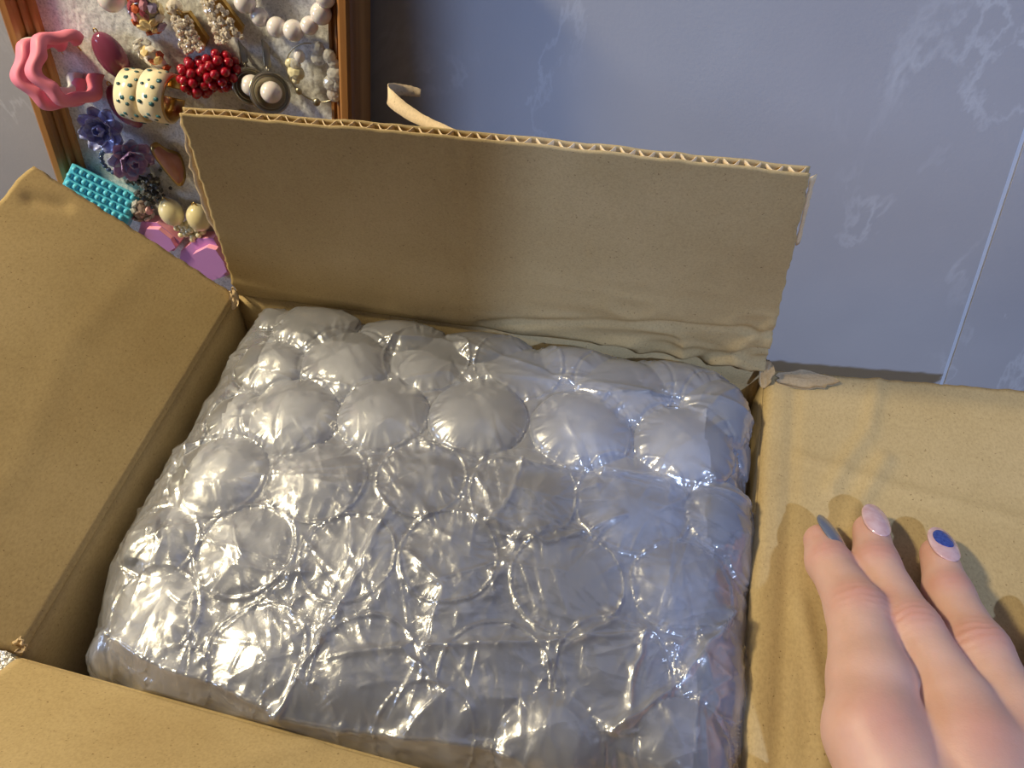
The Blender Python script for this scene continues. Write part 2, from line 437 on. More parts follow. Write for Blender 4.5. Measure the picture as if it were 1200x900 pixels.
# curled strip peeling off behind the top edge of the back flap
curl = [(578, 174, 0.240, 0.1), (560, 166, 0.242, 1.0), (535, 157, 0.246, 2.2), (505, 146, 0.251, 3.3), (482, 134, 0.256, 4.0), (464, 121, 0.2605, 4.4), (456, 111, 0.265, 4.3), (458, 105, 0.272, 3.9), (470, 105, 0.278, 3.6), (484, 107, 0.281, 3.3), (493, 109, 0.282, 2.6)]
cpts = np.array([at(x, y, (0, yy, 0), (0, 1, 0)) for x, y, yy, _ in curl]); cw = np.array([c[3] for c in curl])/1000.0
def resample(P, n):
    P = np.asarray(P, float); k = np.linspace(0, len(P)-1, n); out = []
    for q_ in k:                              # Catmull-Rom
        i = min(int(q_), len(P)-2); f = q_-i
        p0, p1, p2, p3 = P[max(i-1, 0)], P[i], P[i+1], P[min(i+2, len(P)-1)]
        out.append(0.5*(2*p1+(p2-p0)*f+(2*p0-5*p1+4*p2-p3)*f*f+(3*p1-p0-3*p2+p3)*f**3))
    return np.array(out)
cp = resample(cpts, 60); cwr = resample(cw[:, None], 60)[:, 0]
def curl_fn(f):
    i = int(round(f*59)); T = unit(cp[min(i+1, 59)]-cp[max(i-1, 0)])
    acr = unit(UP-T*(T@UP))
    return cp[i], acr, unit(np.cross(T, acr))
part('torn_paper_curl', ragged(curl_fn, 60, lambda f: float(cwr[int(round(f*59))])*0.62+0.00015*NZ[5](f*60, 1)), KRAFT_PALE, back_flap, world=True)

def scrap(center, u, v, nrm, ru, rv, seed, mat, parent, th=0.0009, amp=0.0012, name='torn_liner'):
    """a small ragged, crinkled flake of paper"""
    n = 22; m = 5; Vt = []
    for j in range(m):
        for i in range(n):
            a = 2*PI*i/n; r = j/(m-1)*(1+0.22*NZ[seed](math.cos(a)*2+5, math.sin(a)*2+5)+0.1*NZ[seed+1](i*1.7, 0))
            h = amp*NZ[seed](r*math.cos(a)*3+9, r*math.sin(a)*3+2)*(0.4+0.6*j/(m-1))
            Vt.append(center+u*ru*r*math.cos(a)+v*rv*r*math.sin(a)+nrm*h)
    V = np.concatenate([np.array(Vt), np.array(Vt)-nrm*th]); N = len(Vt)
    F = grid_faces(m, n, False, True); F = [f[::-1] for f in F]+[[a+N for a in f] for f in F]
    F += [[(m-1)*n+i, (m-1)*n+i+N, (m-1)*n+(i+1) % n+N, (m-1)*n+(i+1) % n] for i in range(n)]
    return part(name, (V, F), mat, parent, world=True)
nr = unit(np.array([-math.sin(math.radians(8)), 0, math.cos(math.radians(8))]))
scrap(right_at(0.0055, 0.013, 0.0012), np.array([0.99, -0.02, 0.13]), np.array([0, 1.0, 0]), nr, 0.0135, 0.0058, 2, KRAFT_GREY, right_flap)
scrap(back_at(0.2675, 0.002, -0.001)+np.array([0.0015, -0.003, 0.001]), np.array([0.7, -0.5, 0.5]), np.array([0, 0.6, 0.8]), np.array([0.3, -0.9, 0.3]), 0.004, 0.007, 6, KRAFT_GREY, cbox, amp=0.002)
scrap(BL+np.array([0.001, -0.004, 0.001]), np.array([0.8, 0.3, 0]), np.array([0, 0.3, 1.0]), np.array([0.3, -0.9, 0.2]), 0.0026, 0.0062, 8, KRAFT_PALE, cbox, amp=0.002)
scrap(FL+np.array([0.0, 0.003, 0.002]), np.array([1.0, 0.0, 0]), np.array([0, 0.7, 0.7]), np.array([0.0, -0.7, 0.7]), 0.0022, 0.0028, 10, KRAFT_PALE, cbox, amp=0.002)
# the raw, torn corrugation at the near end of the right side
zz = []
for k in range(33):
    f = k/32; p = at(868-6*f, 836+74*f, (0, 0, HB-0.0035), (0, 0, 1)); zz.append(p+np.array([-0.0012+0.0011*(-1)**k, 0, 0]))
zz = np.array(zz); nz = len(zz)
Vz = np.concatenate([zz, zz-[0, 0, 0.006], zz+[0.0005, 0, 0], zz+[0.0005, 0, -0.006]])
part('fluting', (Vz, [f for i in range(nz-1) for f in ([i, i+1, nz+i+1, nz+i], [2*nz+i+1, 2*nz+i, 3*nz+i, 3*nz+i+1], [i+1, i, 2*nz+i, 2*nz+i+1])]), KRAFT_PALE, cbox, smooth=False, world=True, label='raw wavy corrugation at the near right corner')

# ------------------------------------------------------------------ bubble wrap bundle
def film_mat(name, tint, body, rough, bscale, gloss=1.0, bstr=0.35):
    """thin plastic film: mostly see-through, a little milky, with a glossy skin"""
    m, nt, b = new_mat(name); nt.nodes.remove(b)
    out = [n for n in nt.nodes if n.type == 'OUTPUT_MATERIAL'][0]
    N = lambda t: nt.nodes.new(t)
    tr = N('ShaderNodeBsdfTransparent'); tr.inputs[0].default_value = (0.97, 0.972, 0.98, 1)
    df = N('ShaderNodeBsdfDiffuse'); df.inputs[0].default_value = rgb(tint)
    g1_ = N('ShaderNodeBsdfGlossy'); g1_.inputs[0].default_value = (0.95, 0.95, 0.97, 1); g1_.inputs[1].default_value = rough
    g2_ = N('ShaderNodeBsdfGlossy'); g2_.inputs[0].default_value = (0.95, 0.95, 0.97, 1); g2_.inputs[1].default_value = rough*2.6
    gl = N('ShaderNodeMixShader'); gl.inputs[0].default_value = 0.6; nt.links.new(g1_.outputs[0], gl.inputs[1]); nt.links.new(g2_.outputs[0], gl.inputs[2])
    n = noise_node(nt, bscale, 4, 0.6)
    bp = N('ShaderNodeBump'); bp.inputs['Strength'].default_value = bstr; bp.inputs['Distance'].default_value = 0.0012
    nt.links.new(n.outputs['Fac'], bp.inputs['Height'])
    for q_ in (df, g1_, g2_): nt.links.new(bp.outputs[0], q_.inputs['Normal'])
    fr = N('ShaderNodeFresnel'); fr.inputs[0].default_value = 1.55; nt.links.new(bp.outputs[0], fr.inputs['Normal'])
    mr = N('ShaderNodeMapRange'); mr.inputs[1].default_value = 0.0; mr.inputs[2].default_value = 0.6; mr.inputs[3].default_value = 0.13*gloss; mr.inputs[4].default_value = 0.75*gloss
    nt.links.new(fr.outputs[0], mr.inputs[0])
    m1 = N('ShaderNodeMixShader'); m1.inputs[0].default_value = body; nt.links.new(tr.outputs[0], m1.inputs[1]); nt.links.new(df.outputs[0], m1.inputs[2])
    m2 = N('ShaderNodeMixShader'); nt.links.new(mr.outputs[0], m2.inputs[0]); nt.links.new(m1.outputs[0], m2.inputs[1]); nt.links.new(gl.outputs[0], m2.inputs[2])
    nt.links.new(m2.outputs[0], out.inputs[0])
    return m
BUB = film_mat('clear_bubble_film', sr(208, 214, 236), 0.30, 0.11, 120, 1.0, 0.22)
FILM = film_mat('clear_flat_film', sr(208, 214, 236), 0.30, 0.10, 170, 1.1, 0.3)
OUTER = film_mat('clear_outer_film', sr(214, 220, 240), 0.09, 0.10, 240, 0.80, 0.2)
INNER = film_mat('inner_film_layers', sr(196, 201, 220), 0.9, 0.22, 90)

CX, CY, ZT = -0.0580, 0.1585, HB+0.004
AX, AY, RR = 0.1250, 0.0970, 0.018
def prof(u, a, r):
    s = np.sign(u); u = np.abs(u); f = a-r
    th = np.clip((u-f)/r, 0, PI/2); ext = np.clip(u-f-r*PI/2, 0, None)
    return s*(np.where(u <= f, u, f+r*np.sin(th))), np.where(u <= f, 0, r*(1-np.cos(th)))+ext
def base_surf(u, v, inset=0.0):
    x, dx = prof(u, AX-inset, RR); y, dy = prof(v, AY-inset, RR)
    dome = 0.007*np.clip(1-(x/AX)**2, 0, 1)*np.clip(1-(y/AY)**2, 0, 1)
    cf = np.clip((-u-(AX-0.045))/0.045, 0, 1)*np.clip((-v-(AY-0.045))/0.045, 0, 1)     # the sagging front left corner
    return np.stack([CX+x+0.010*cf, CY+y+0.006*cf, ZT-inset+dome-np.hypot(dx, dy)-0.010*cf], -1)
NU, NV = 540, 450
uu = np.linspace(-AX-0.048, AX+0.048, NU); vv = np.linspace(-AY-0.048, AY+0.048, NV)
U, V_ = np.meshgrid(uu, vv, indexing='ij')
def normals(P):
    du = np.gradient(P, axis=0); dv = np.gradient(P, axis=1)
    n = np.cross(du, dv); return n/np.maximum(np.linalg.norm(n, axis=-1, keepdims=True), 1e-12)
P0 = base_surf(U, V_); N0 = normals(P0)
gx_, gy_, gz_ = px(P0)
face = np.sum(N0*(EYE-P0), -1) > 0
def uv_of(x, y):
    d = np.hypot(gx_-x, gy_-y)+np.where(face, 0, 400)
    i, j = np.unravel_index(np.argmin(d), d.shape)
    return U[i, j], V_[i, j], gz_[i, j]
# x, y, half-width in the photograph, fullness
BUBBLES = [(373, 381, 52, .8), (473, 391, 50, .7), (575, 399, 52, .7), (680, 424, 52, .7), (797, 440, 58, .7),
           (318, 432, 42, .9), (405, 428, 54, .8), (500, 424, 50, .35), (607, 433, 52, .35), (730, 455, 58, .7), (846, 482, 50, .9), (322, 372, 26, .7),
           (283, 492, 40, .9), (343, 490, 56, 1.0), (450, 488, 54, 1.0), (560, 490, 59, 1.0), (680, 506, 60, 1.0), (802, 524, 60, 1.0),
           (258, 560, 58, .9), (373, 566, 57, .55), (494, 562, 52, .35), (613, 580, 62, .35), (741, 591, 66, .5), (850, 610, 50, .7),
           (190, 638, 47, .9), (291, 647, 59, .45), (408, 655, 56, .2), (527, 652, 58, .2), (665, 681, 66, .2), (797, 690, 59, .55), (868, 660, 34, .6),
           (182, 722, 60, .5), (303, 768, 58, .35), (430, 790, 66, .2), (578, 796, 66, .2), (716, 790, 68, .25), (842, 790, 52, .45),
           (120, 770, 34, .7), (210, 800, 40, .4), (350, 850, 52, .3), (500, 865, 60, .3), (642, 882, 66, .7), (800, 878, 58, .7), (880, 540, 30, .6)]
bub = []
for x, y, rx, k in BUBBLES:
    u, v, z = uv_of(x, y); bub.append((u, v, rx*z/FPX, k))
def bubble_field(bub, U, V_, seed, crinkle=1.0):
    D = np.full((len(bub),)+U.shape, 9.0, np.float32)
    H = np.zeros(U.shape)
    for i, (u, v, r, k) in enumerate(bub):
        du = U-u; dv = V_-v
        th = np.arctan2(dv, du)
        wob = 1+0.035*NZ[seed](np.cos(th)*1.6+i*3, np.sin(th)*1.6+7)
        d = np.hypot(du, dv)/(r*wob); D[i] = d
        c = np.clip(1-d*d, 0, 1)
        dome = (0.05+0.34*k)*r*c**0.62 if k > 0.5 else (0.04+0.30*k)*r*c**0.6
        # gathers that run in from the welded rim
        g = ridged(seed+1, th*3.1+i*5, d*1.2+i)+0.7*ridged(seed+2, th*7.3+i*7, d*0.9)
        gather = np.exp(-((d-0.95)/0.20)**2)*g
        rimz = np.exp(-((d-1.0)/0.026)**2)
        H = np.where(d < 1.0, np.maximum(H, dome), H)
        H += crinkle*(0.00055*gather*(d < 1.35))+(0.0007 if k < 0.6 else -0.0006)*rimz
    return D, H
D, H = bubble_field(bub, U, V_, 9)
dmin = D.min(0)
# crumples: faceted wrinkles everywhere, strongest on the flat-side-up bubbles and between bubbles
gap = np.clip((dmin-0.85)/0.3, 0, 1)
wx = U+0.006*NZ[15](U*60, V_*60); wy = V_+0.006*NZ[16](U*60+4, V_*60+9)
frontm = np.clip((0.03-V_)/0.05, 0, 1)
cr = 0.0011*ridged(17, wx*48, wy*48)+0.0006*ridged(18, wx*110+3, wy*90)+0.00028*ridged(19, wx*230, wy*200)
H += cr*(0.10+0.75*gap+0.42*frontm)
stre = ridged(20, (wx*0.55+wy*0.83)*26, (wx*0.83-wy*0.55)*150)
H += 0.0005*stre*(0.25+0.55*frontm)*(0.4+0.6*gap)
# long taut creases that can be picked out
CREASES = [([(455, 600), (428, 660), (395, 722), (380, 748)], .0022, .0022), ([(612, 545), (598, 590), (572, 615)], .0016, .0020), ([(480, 520), (560, 540), (680, 556), (780, 566), (860, 590)], .0018, .0025),
           ([(330, 448), (420, 462), (520, 440), (640, 450), (760, 470)], .0012, .0020), ([(445, 405), (520, 405), (640, 440), (700, 470)], .0018, .0020), ([(560, 610), (640, 640), (730, 610)], .0012, .0018),
           ([(755, 740), (742, 790), (732, 850)], .0016, .0016), ([(500, 760), (640, 755), (780, 745)], .0012, .0016), ([(850, 720), (800, 800), (720, 860)], .0022, .0024),
           ([(480, 650), (520, 690), (500, 760)], .0012, .0018), ([(380, 750), (330, 840)], .0018, .0020), ([(130, 740), (200, 780), (260, 800), (330, 826)], .0022, .0022),
           ([(390, 770), (470, 760), (520, 810), (480, 850)], .0014, .0018), ([(820, 560), (870, 600), (885, 660)], .0018, .0022), ([(560, 560), (590, 640), (640, 620)], .0010, .0016),
           ([(330, 830), (420, 850), (520, 862), (600, 880)], .0020, .0024), ([(700, 470), (800, 470), (870, 500)], .0012, .0018), ([(660, 760), (720, 730), (790, 760)], .0012, .0016)]
for pts, h, wd in CREASES:
    q_ = [uv_of(*p)[:2] for p in pts]
    H += h*np.exp(-np.abs(segdist(U+0.0012*NZ[21](U*200, V_*200), V_, q_)/wd))
# many short sharp tucks, as in crumpled film
rt = np.random.default_rng(5)
su = uu[1]-uu[0]; sv = vv[1]-vv[0]
for _ in range(900):
    u0 = rt.uniform(uu[0], uu[-1]); v0 = rt.uniform(vv[0], vv[-1])
    i0 = int((u0-uu[0])/su); j0 = int((v0-vv[0])/sv); dd = dmin[min(i0, NU-1), min(j0, NV-1)]
    if dd < 0.75 and rt.uniform() > (0.5 if v0 < 0.02 else 0.12): continue
    a = rt.normal(2.0, 0.55) if rt.uniform() < 0.6 else rt.uniform(0, PI)
    L = rt.uniform(0.004, 0.016); wd = rt.uniform(0.0006, 0.0015); ht = rt.uniform(0.0003, 0.0011)*(1 if rt.uniform() < 0.7 else -1)
    k = int((L+0.006)/su); sl = (slice(max(i0-k, 0), i0+k), slice(max(j0-k, 0), j0+k))
    x_ = U[sl]-u0; y_ = V_[sl]-v0; c_, s_ = math.cos(a), math.sin(a)
    al = x_*c_+y_*s_; ac = -x_*s_+y_*c_+0.15*al*al/L
    H[sl] += ht*np.exp(-np.abs(ac)/wd)*np.clip(1-(al/L)**2, 0, 1)
P1 = P0+N0*H[..., None]
P1[..., 2] = np.minimum(P1[..., 2], HB+0.02)
P1[..., 0] = np.clip(P1[..., 0], -0.1895, 0.0655+0.0085*np.clip((P1[..., 1]-0.06)/0.2, 0, 1)); P1[..., 1] = np.clip(P1[..., 1], 0.0665-0.0408*(P1[..., 0]+0.192), 0.2560+0.02*(P1[..., 0]+0.195)-0.045*np.clip(HB-P1[..., 2], 0, None))

wrap = thing('bubble_wrap_bundle', 'bundle wrapped in clear large-bubble wrap filling the open cardboard box', 'packaging', (CX, CY, 0.005))
verts = P1.reshape(-1, 3)
fc = np.array(grid_faces(NU, NV))
cen = np.array([D[i].reshape(-1)[fc].mean(1) for i in range(len(bub))])
own = np.where(cen.min(0) < 1.0, cen.argmin(0), -1)
def submesh(mask):
    f = fc[mask]; ids, inv = np.unique(f, return_inverse=True)
    return verts[ids], inv.reshape(f.shape)
part('film', submesh(own < 0), FILM, wrap, world=True)
for i in range(len(bub)):
    if (own == i).sum() > 30: part('bubble', submesh(own == i), BUB, wrap, world=True)
# the layer of wrap underneath
n2u, n2v = 210, 170
U2, V2 = np.meshgrid(np.linspace(-AX-0.05, AX+0.05, n2u), np.linspace(-AY-0.05, AY+0.05, n2v), indexing='ij')
b2 = []
for i in range(-5, 6):
    for j in range(-5, 6):
        b2.append((i*0.037+(j % 2)*0.0185+0.009, j*0.032+0.006, 0.0172, 0.6))
D2, H2 = bubble_field(b2, U2, V2, 11)
H2 += 0.0010*ridged(5, U2*40, V2*40)+0.0006*ridged(6, U2*90, V2*90)
Pb = base_surf(U2, V2, 0.0065); Pb = Pb+normals(Pb)*H2[..., None]*0.8
Vb = Pb.reshape(-1, 3); nb = len(Vb)
fi = np.array(grid_faces(n2u, n2v)); fcn = Vb[fi].mean(1); wob = 0.006*NZ[2](fcn[:, 0]*40, fcn[:, 1]*40)
fi = fi[(fcn[:, 1] < 0.236+wob) & (fcn[:, 0] < 0.052+wob) & (fcn[:, 0] > -0.170+wob)]
part('inner_layer', (Vb, fi), INNER, wrap, world=True)
# a looser outer turn of flat film pulled tight over the bubbles, full of long fine creases
def blur(A, r):
    k = np.exp(-0.5*(np.arange(-3*r, 3*r+1)/r)**2); k /= k.sum(); n_ = len(k)//2
    for ax in (0, 1):
        Ap = np.pad(A, [(n_, n_) if a_ == ax else (0, 0) for a_ in (0, 1)], mode='edge')
        A = np.apply_along_axis(lambda q_: np.convolve(q_, k, 'valid'), ax, Ap)
    return A
He = np.maximum(blur(H, 6)+0.0006, blur(H, 2)+0.0004)+0.0007*np.exp(-((dmin-1.0)/0.026)**2)
for pts, h, wd in CREASES:
    He += 0.9*h*np.exp(-np.abs(segdist(U+0.0010*NZ[2](U*160, V_*160), V_, [uv_of(*p)[:2] for p in pts])/(wd*0.55)))
for _ in range(500):
    u0 = rt.uniform(uu[0], uu[-1]); v0 = rt.uniform(vv[0], 0.035)
    a = rt.normal(2.1, 0.30) if rt.uniform() < 0.45 else rt.uniform(0, PI)
    L = rt.uniform(0.006, 0.030); wd = rt.uniform(0.00045, 0.0011); ht = rt.uniform(0.00025, 0.0008)
    i0 = int((u0-uu[0])/su); j0 = int((v0-vv[0])/sv); k = int((L+0.004)/su); sl = (slice(max(i0-k, 0), i0+k), slice(max(j0-k, 0), j0+k))
    x_ = U[sl]-u0; y_ = V_[sl]-v0; c_, s_ = math.cos(a), math.sin(a); al = x_*c_+y_*s_; bow = rt.uniform(-.12, .12)
    He[sl] += ht*np.exp(-np.abs(-x_*s_+y_*c_+bow*al*al/L)/wd)*np.clip(1-(al/L)**2, 0, 1)
He += 0.0004*ridged(7, wx*70+2, wy*60)+0.0002*ridged(8, wx*170, wy*150)
He = np.maximum(He, H+0.0003)
Po = P0+N0*He[..., None]
Po[..., 2] = np.minimum(Po[..., 2], HB+0.021)
Po[..., 0] = np.clip(Po[..., 0], -0.1898, 0.0658+0.0085*np.clip((Po[..., 1]-0.06)/0.2, 0, 1)); Po[..., 1] = np.clip(Po[..., 1], 0.0662-0.0408*(Po[..., 0]+0.192), None)
ea = [uv_of(*p)[:2] for p in ((190, 590), (330, 560), (480, 522), (560, 540), (680, 556), (780, 566), (862, 592))]
eu = np.array([p[0] for p in ea]); ev = np.array([p[1] for p in ea]); od = np.argsort(eu)
uf = U.reshape(-1)[fc].mean(1); vf = V_.reshape(-1)[fc].mean(1)
keep = vf < np.interp(uf, eu[od], ev[od])+0.0012*NZ[4](uf*120, 0*uf)
fo = fc[keep]; ids, inv = np.unique(fo, return_inverse=True)
part('outer_film', (Po.reshape(-1, 3)[ids], inv.reshape(fo.shape)), OUTER, wrap, world=True)
part('wrapped_goods', box(0.215, 0.150, 0.185, 0.012, c=(CX, CY, 0.0972)), simple('goods_wrapping', sr(120, 118, 122), 0.5), wrap, world=True)

# ------------------------------------------------------------------ earring board
PITCHB = math.radians(5); ROLLB = math.radians(6)
p0b = np.array([-0.19, 0.2835, HB])
nB = np.array([0, -math.cos(PITCHB), math.sin(PITCHB)])
upB = np.array([0, math.sin(PITCHB), math.cos(PITCHB)]); exB = np.array([1.0, 0, 0])
eX = exB*math.cos(ROLLB)-upB*math.sin(ROLLB); eY = exB*math.sin(ROLLB)+upB*math.cos(ROLLB)   # along the board's width and height
RB = np.stack([eX, eY, nB], 1)
def onb(x, y, h=0.0):
    """point of the board's face seen at x, y, lifted h off the felt"""
    p = at(x, y, p0b+nB*h, nB)
    return p
lx0 = (onb(11, 0)-p0b)@eX; lx1 = (onb(41, 0)-p0b)@eX; rx0 = (onb(386, 10)-p0b)@eX; rx1 = (onb(419, 10)-p0b)@eX
yb = -0.195; yt = 0.200
board = thing('earring_board', 'grey felt earring board in a wooden frame leaning on the wall behind the box', 'earring board', p0b+eY*yb, rot=RB)
def wood():
    m, nt, b = new_mat('honey_pine')
    n = noise_node(nt, 90, 4, 0.6, stretch=(1, 0.05, 1)); n2 = noise_node(nt, 14, 2, 0.5, stretch=(1, 0.2, 1))
    r = ramp(nt, n.outputs['Fac'], [(0.3, sr(140, 92, 46)), (0.55, sr(184, 132, 76)), (0.75, sr(200, 150, 92))])
    nt.links.new(r.outputs[0], b.inputs['Base Color']); b.inputs['Roughness'].default_value = 0.45
    bump(nt, n.outputs['Fac'], b, 0.15, 0.0004); return m
WOOD = wood()
def rail(x_in, x_out, y0, y1, mirror_z=0.0):
    """moulded rail: profile from the felt side to the outer side, swept along the board's height"""
    s_ = 1 if x_out > x_in else -1; w_ = abs(x_out-x_in)
    pr = [(0, -0.006), (0, 0.0020), (0.12, 0.0026), (0.16, 0.0016), (0.24, 0.0018), (0.30, 0.0042), (0.38, 0.0048), (0.44, 0.0036), (0.50, 0.0072), (0.62, 0.0086), (0.85, 0.0088), (0.96, 0.0078), (1.0, 0.0058), (1.0, -0.0160), (0.3, -0.0160), (0.3, -0.006)]
    P = np.array([(x_in+s_*a*w_, b) for a, b in pr]); n = len(P)
    V = np.concatenate([np.c_[P[:, 0], np.full(n, y0), P[:, 1]], np.c_[P[:, 0], np.full(n, y1), P[:, 1]]])-[0, yb, 0]
    F = [[i, (i+1) % n, n+(i+1) % n, n+i] for i in range(n)]+[list(range(n))[::-1], [n+i for i in range(n)]]
    return V, (F if s_ < 0 else [f[::-1] for f in F])
def xrail(y_in, y_out, x0, x1):
    V, F = rail(y_in, y_out, x0, x1)
    V = V+[0, yb, 0]
    return np.c_[V[:, 1], V[:, 0]-yb, V[:, 2]], [f[::-1] for f in F]
part('frame_rail', rail(lx1, lx0, yb, yt), WOOD, board, smooth=False)
part('frame_rail', rail(rx0, rx1, yb, yt), WOOD, board, smooth=False)
part('frame_rail', xrail(yb+0.0131, yb+0.0001, lx1, rx0), WOOD, board, smooth=False)
part('frame_rail', xrail(yt-0.0131, yt-0.0001, lx1, rx0), WOOD, board, smooth=False)
# terry / felt backing: a real fuzzy relief
fx = np.linspace(lx1-0.002, rx0+0.002, 210); fy = np.concatenate([np.linspace(yb+0.010, -0.05, 20)[:-1], np.linspace(-0.05, yt-0.010, 250)])
FX, FY = np.meshgrid(fx, fy, indexing='ij')
fz = 0.00022*NZ[12](FX*1000, FY*900)+0.00006*NZ[13](FX*520, FY*480)
Vf = np.stack([FX, FY-yb, fz-0.0004], -1).reshape(-1, 3)
m_, nt_, b_ = new_mat('grey_terry_felt')
nn_ = noise_node(nt_, 900, 3, 0.7); rr_ = ramp(nt_, nn_.outputs['Fac'], [(0.28, sr(176, 178, 184)), (0.5, sr(218, 220, 226)), (0.72, sr(238, 239, 243))])
nt_.links.new(rr_.outputs[0], b_.inputs['Base Color']); b_.inputs['Roughness'].default_value = 0.95; b_.inputs['Specular IOR Level'].default_value = 0.1
bump(nt_, nn_.outputs['Fac'], b_, 0.4, 0.0004)
part('felt_panel', (Vf, grid_faces(len(fx), len(fy))), m_, board)
part('back_panel', box(rx0-lx1+0.008, yt-yb-0.02, 0.003, c=((lx1+rx0)/2, (yt-yb)/2, -0.0095)), WOOD, board, smooth=False)

MM = 1/2400.0                                 # metres per photograph pixel near the board
def on_board(x, y, h, rz=0, rx=0, ry=0):
    """matrix standing on the felt at x, y (photograph), h metres off it, turned by rz in the board's plane"""
    R = RB@euler(0, 0, rz)@euler(rx, ry, 0)
    return Matrix.Translation(Vector(onb(x, y, h))) @ Matrix(R.tolist()).to_4x4()
def facing(x, y, h, alpha, beta, spin=0.0):
    """matrix at the felt point x, y whose z axis leans alpha degrees off the viewer's direction, towards beta (0 right, 90 up)"""
    p = onb(x, y, h); v = unit(EYE-p); r = unit(RT-v*(RT@v)); u = np.cross(v, r)
    a, b = math.radians(alpha), math.radians(beta)
    z = math.cos(a)*v+math.sin(a)*(math.cos(b)*r+math.sin(b)*u)
    xx = unit(r-z*(r@z)); R = np.stack([xx, np.cross(z, xx), z], 1)@euler(0, 0, spin)
    return Matrix.Translation(Vector(p)) @ Matrix(R.tolist()).to_4x4()
def jewel(name, label, cat, x, y, h, rz=0, rx=0, ry=0, group=None):
    o = thing(name, label, cat, group=group); setm(o, on_board(x, y, h, rz, rx, ry)); return o

GOLD = simple('gold_metal', (0.62, 0.42, 0.16), 0.28, 1.0)
BRASS = simple('dark_brass', (0.46, 0.42, 0.32), 0.35, 1.0)
SILVER = simple('silver_wire', (0.45, 0.42, 0.36), 0.3, 1.0)
PEARL = simple('pearl', sr(246, 240, 238), 0.16, coat=1.0, sss=0.1, var=(300, sr(246, 236, 240)))
PINK = simple('matte_pink_resin', sr(240, 138, 166), 0.5)
PLUM = simple('plum_resin', sr(128, 62, 92), 0.16, coat=0.6)
CREAM = simple('cream_enamel', sr(250, 238, 206), 0.22, coat=0.5)
TEALDOT = simple('teal_dot', sr(40, 96, 106), 0.3, coat=0.4)
RED = simple('red_bead', sr(164, 12, 36), 0.14, coat=0.7)
PERI = simple('periwinkle_pearl', sr(168, 178, 236), 0.3, metal=0.1, coat=0.4)
PERI2 = simple('purple_pearl', sr(190, 158, 214), 0.3, metal=0.1, coat=0.4)
BLUEB = simple('slate_blue_bead', sr(70, 88, 128), 0.12, coat=0.6)
AGATE = simple('peach_agate', sr(204, 148, 128), 0.2, coat=0.5, var=(160, sr(186, 124, 104)))
TURQ = simple('turquoise_resin', sr(100, 206, 240), 0.3)
IVORY = simple('ivory_bead', sr(236, 226, 186), 0.22, coat=0.4)
LILAC = simple('lilac_acrylic', sr(196, 140, 214), 0.32)
BABYPINK = simple('baby_pink_acrylic', sr(248, 172, 200), 0.36)
CRYS = simple('clear_crystal', (0.95, 0.93, 0.90), 0.04, trans=0.55, ior=1.5, coat=0.5)
CHAMP = simple('champagne_crystal', (0.86, 0.76, 0.64), 0.07, metal=0.25, coat=0.9)
SMOKE = simple('smoky_crystal', (0.16, 0.17, 0.18), 0.08, trans=0.35, coat=0.8)
WHITE = simple('white_resin', sr(235, 230, 232), 0.35)
HOOK = GOLD

# pink wavy hoops
def wavy_hoop(R, w_, th, lobes, a0, a1, amp):
    n = 90; V = []
    for i in range(n):
        t = a0+(a1-a0)*i/(n-1); r = R+amp*math.sin(lobes*t+0.6); z = 0.0013*math.sin(lobes*t*0.8+1.5)
        for k in range(12):
            a = 2*PI*k/12; c, s_ = math.cos(a), math.sin(a)
            cc = math.copysign(abs(c)**0.6, c); ss = math.copysign(abs(s_)**0.6, s_)
            V.append(((r+th/2*cc)*math.cos(t), (r+th/2*cc)*math.sin(t), z+w_/2*ss))
    F = grid_faces(n, 12, False, True)+[list(range(12)), [(n-1)*12+k for k in range(12)][::-1]]
    return np.array(V), [f[::-1] for f in F]
def pink_hoop(label, x, y, h, mat, R=0.0130, group='pink wavy hoop earrings'):
    t = thing('hoop_earring', label, 'earring', group=group); setm(t, facing(x, y, h, 24, 8))
    part('hoop', wavy_hoop(R, 0.0086, 0.0052, 6, math.radians(58), math.radians(350), 0.0009), mat, t)
    part('ear_post', tube([(R*0.55, R*0.83, -0.002), (R*0.62, R*0.72, -0.004), (R*0.72, R*0.60, -0.004)], 0.0004, 6), GOLD, t)
    return t
pink_hoop('matte pink wavy hoop earring, the front one of two, overlapping the frame', 79, 80, 0.0155, PINK)
pink_hoop('matte pink wavy hoop earring tucked behind and left of its twin', 61, 86, 0.0115, PINK)
pink_hoop('white wavy hoop earring mostly hidden behind the two pink hoops', 60, 80, 0.0075, WHITE, R=0.0114, group=None)

# plum drops
def drop_earring(label, x, y, h, rz):
    t = jewel('drop_earring', label, 'earring', x, y, h, rz, group='plum drop earrings')
    V, F = ball(1.0, 3); V = V.copy()
    k = 1-0.30*np.clip(-V[:, 1], 0, 1)**2
    V = V*np.array([0.0072, 0.0108, 0.0046]); V[:, 0] *= k
    part('drop', (V, F), PLUM, t)
    part('setting', xf(ring(0.0010, 0.0003, 16, 6), (0, 0.0112, 0)), GOLD, t)
    return t
drop_earring('plum resin drop earring, whole, right of the pink hoops', 131, 66, 0.0055, 26)
drop_earring('plum resin drop earring half hidden behind the dotted cream hoops', 147, 125, 0.0048, 30)

# round pearl at the top edge
t = jewel('pearl_stud', 'round white pearl stud at the upper left of the felt', 'earring', 130, -2, 0.0055)
part('pearl', ball(0.0056, 3), PEARL, t); part('stud_back', xf(ball(0.002, 2), (0, 0, -0.0045)), GOLD, t)

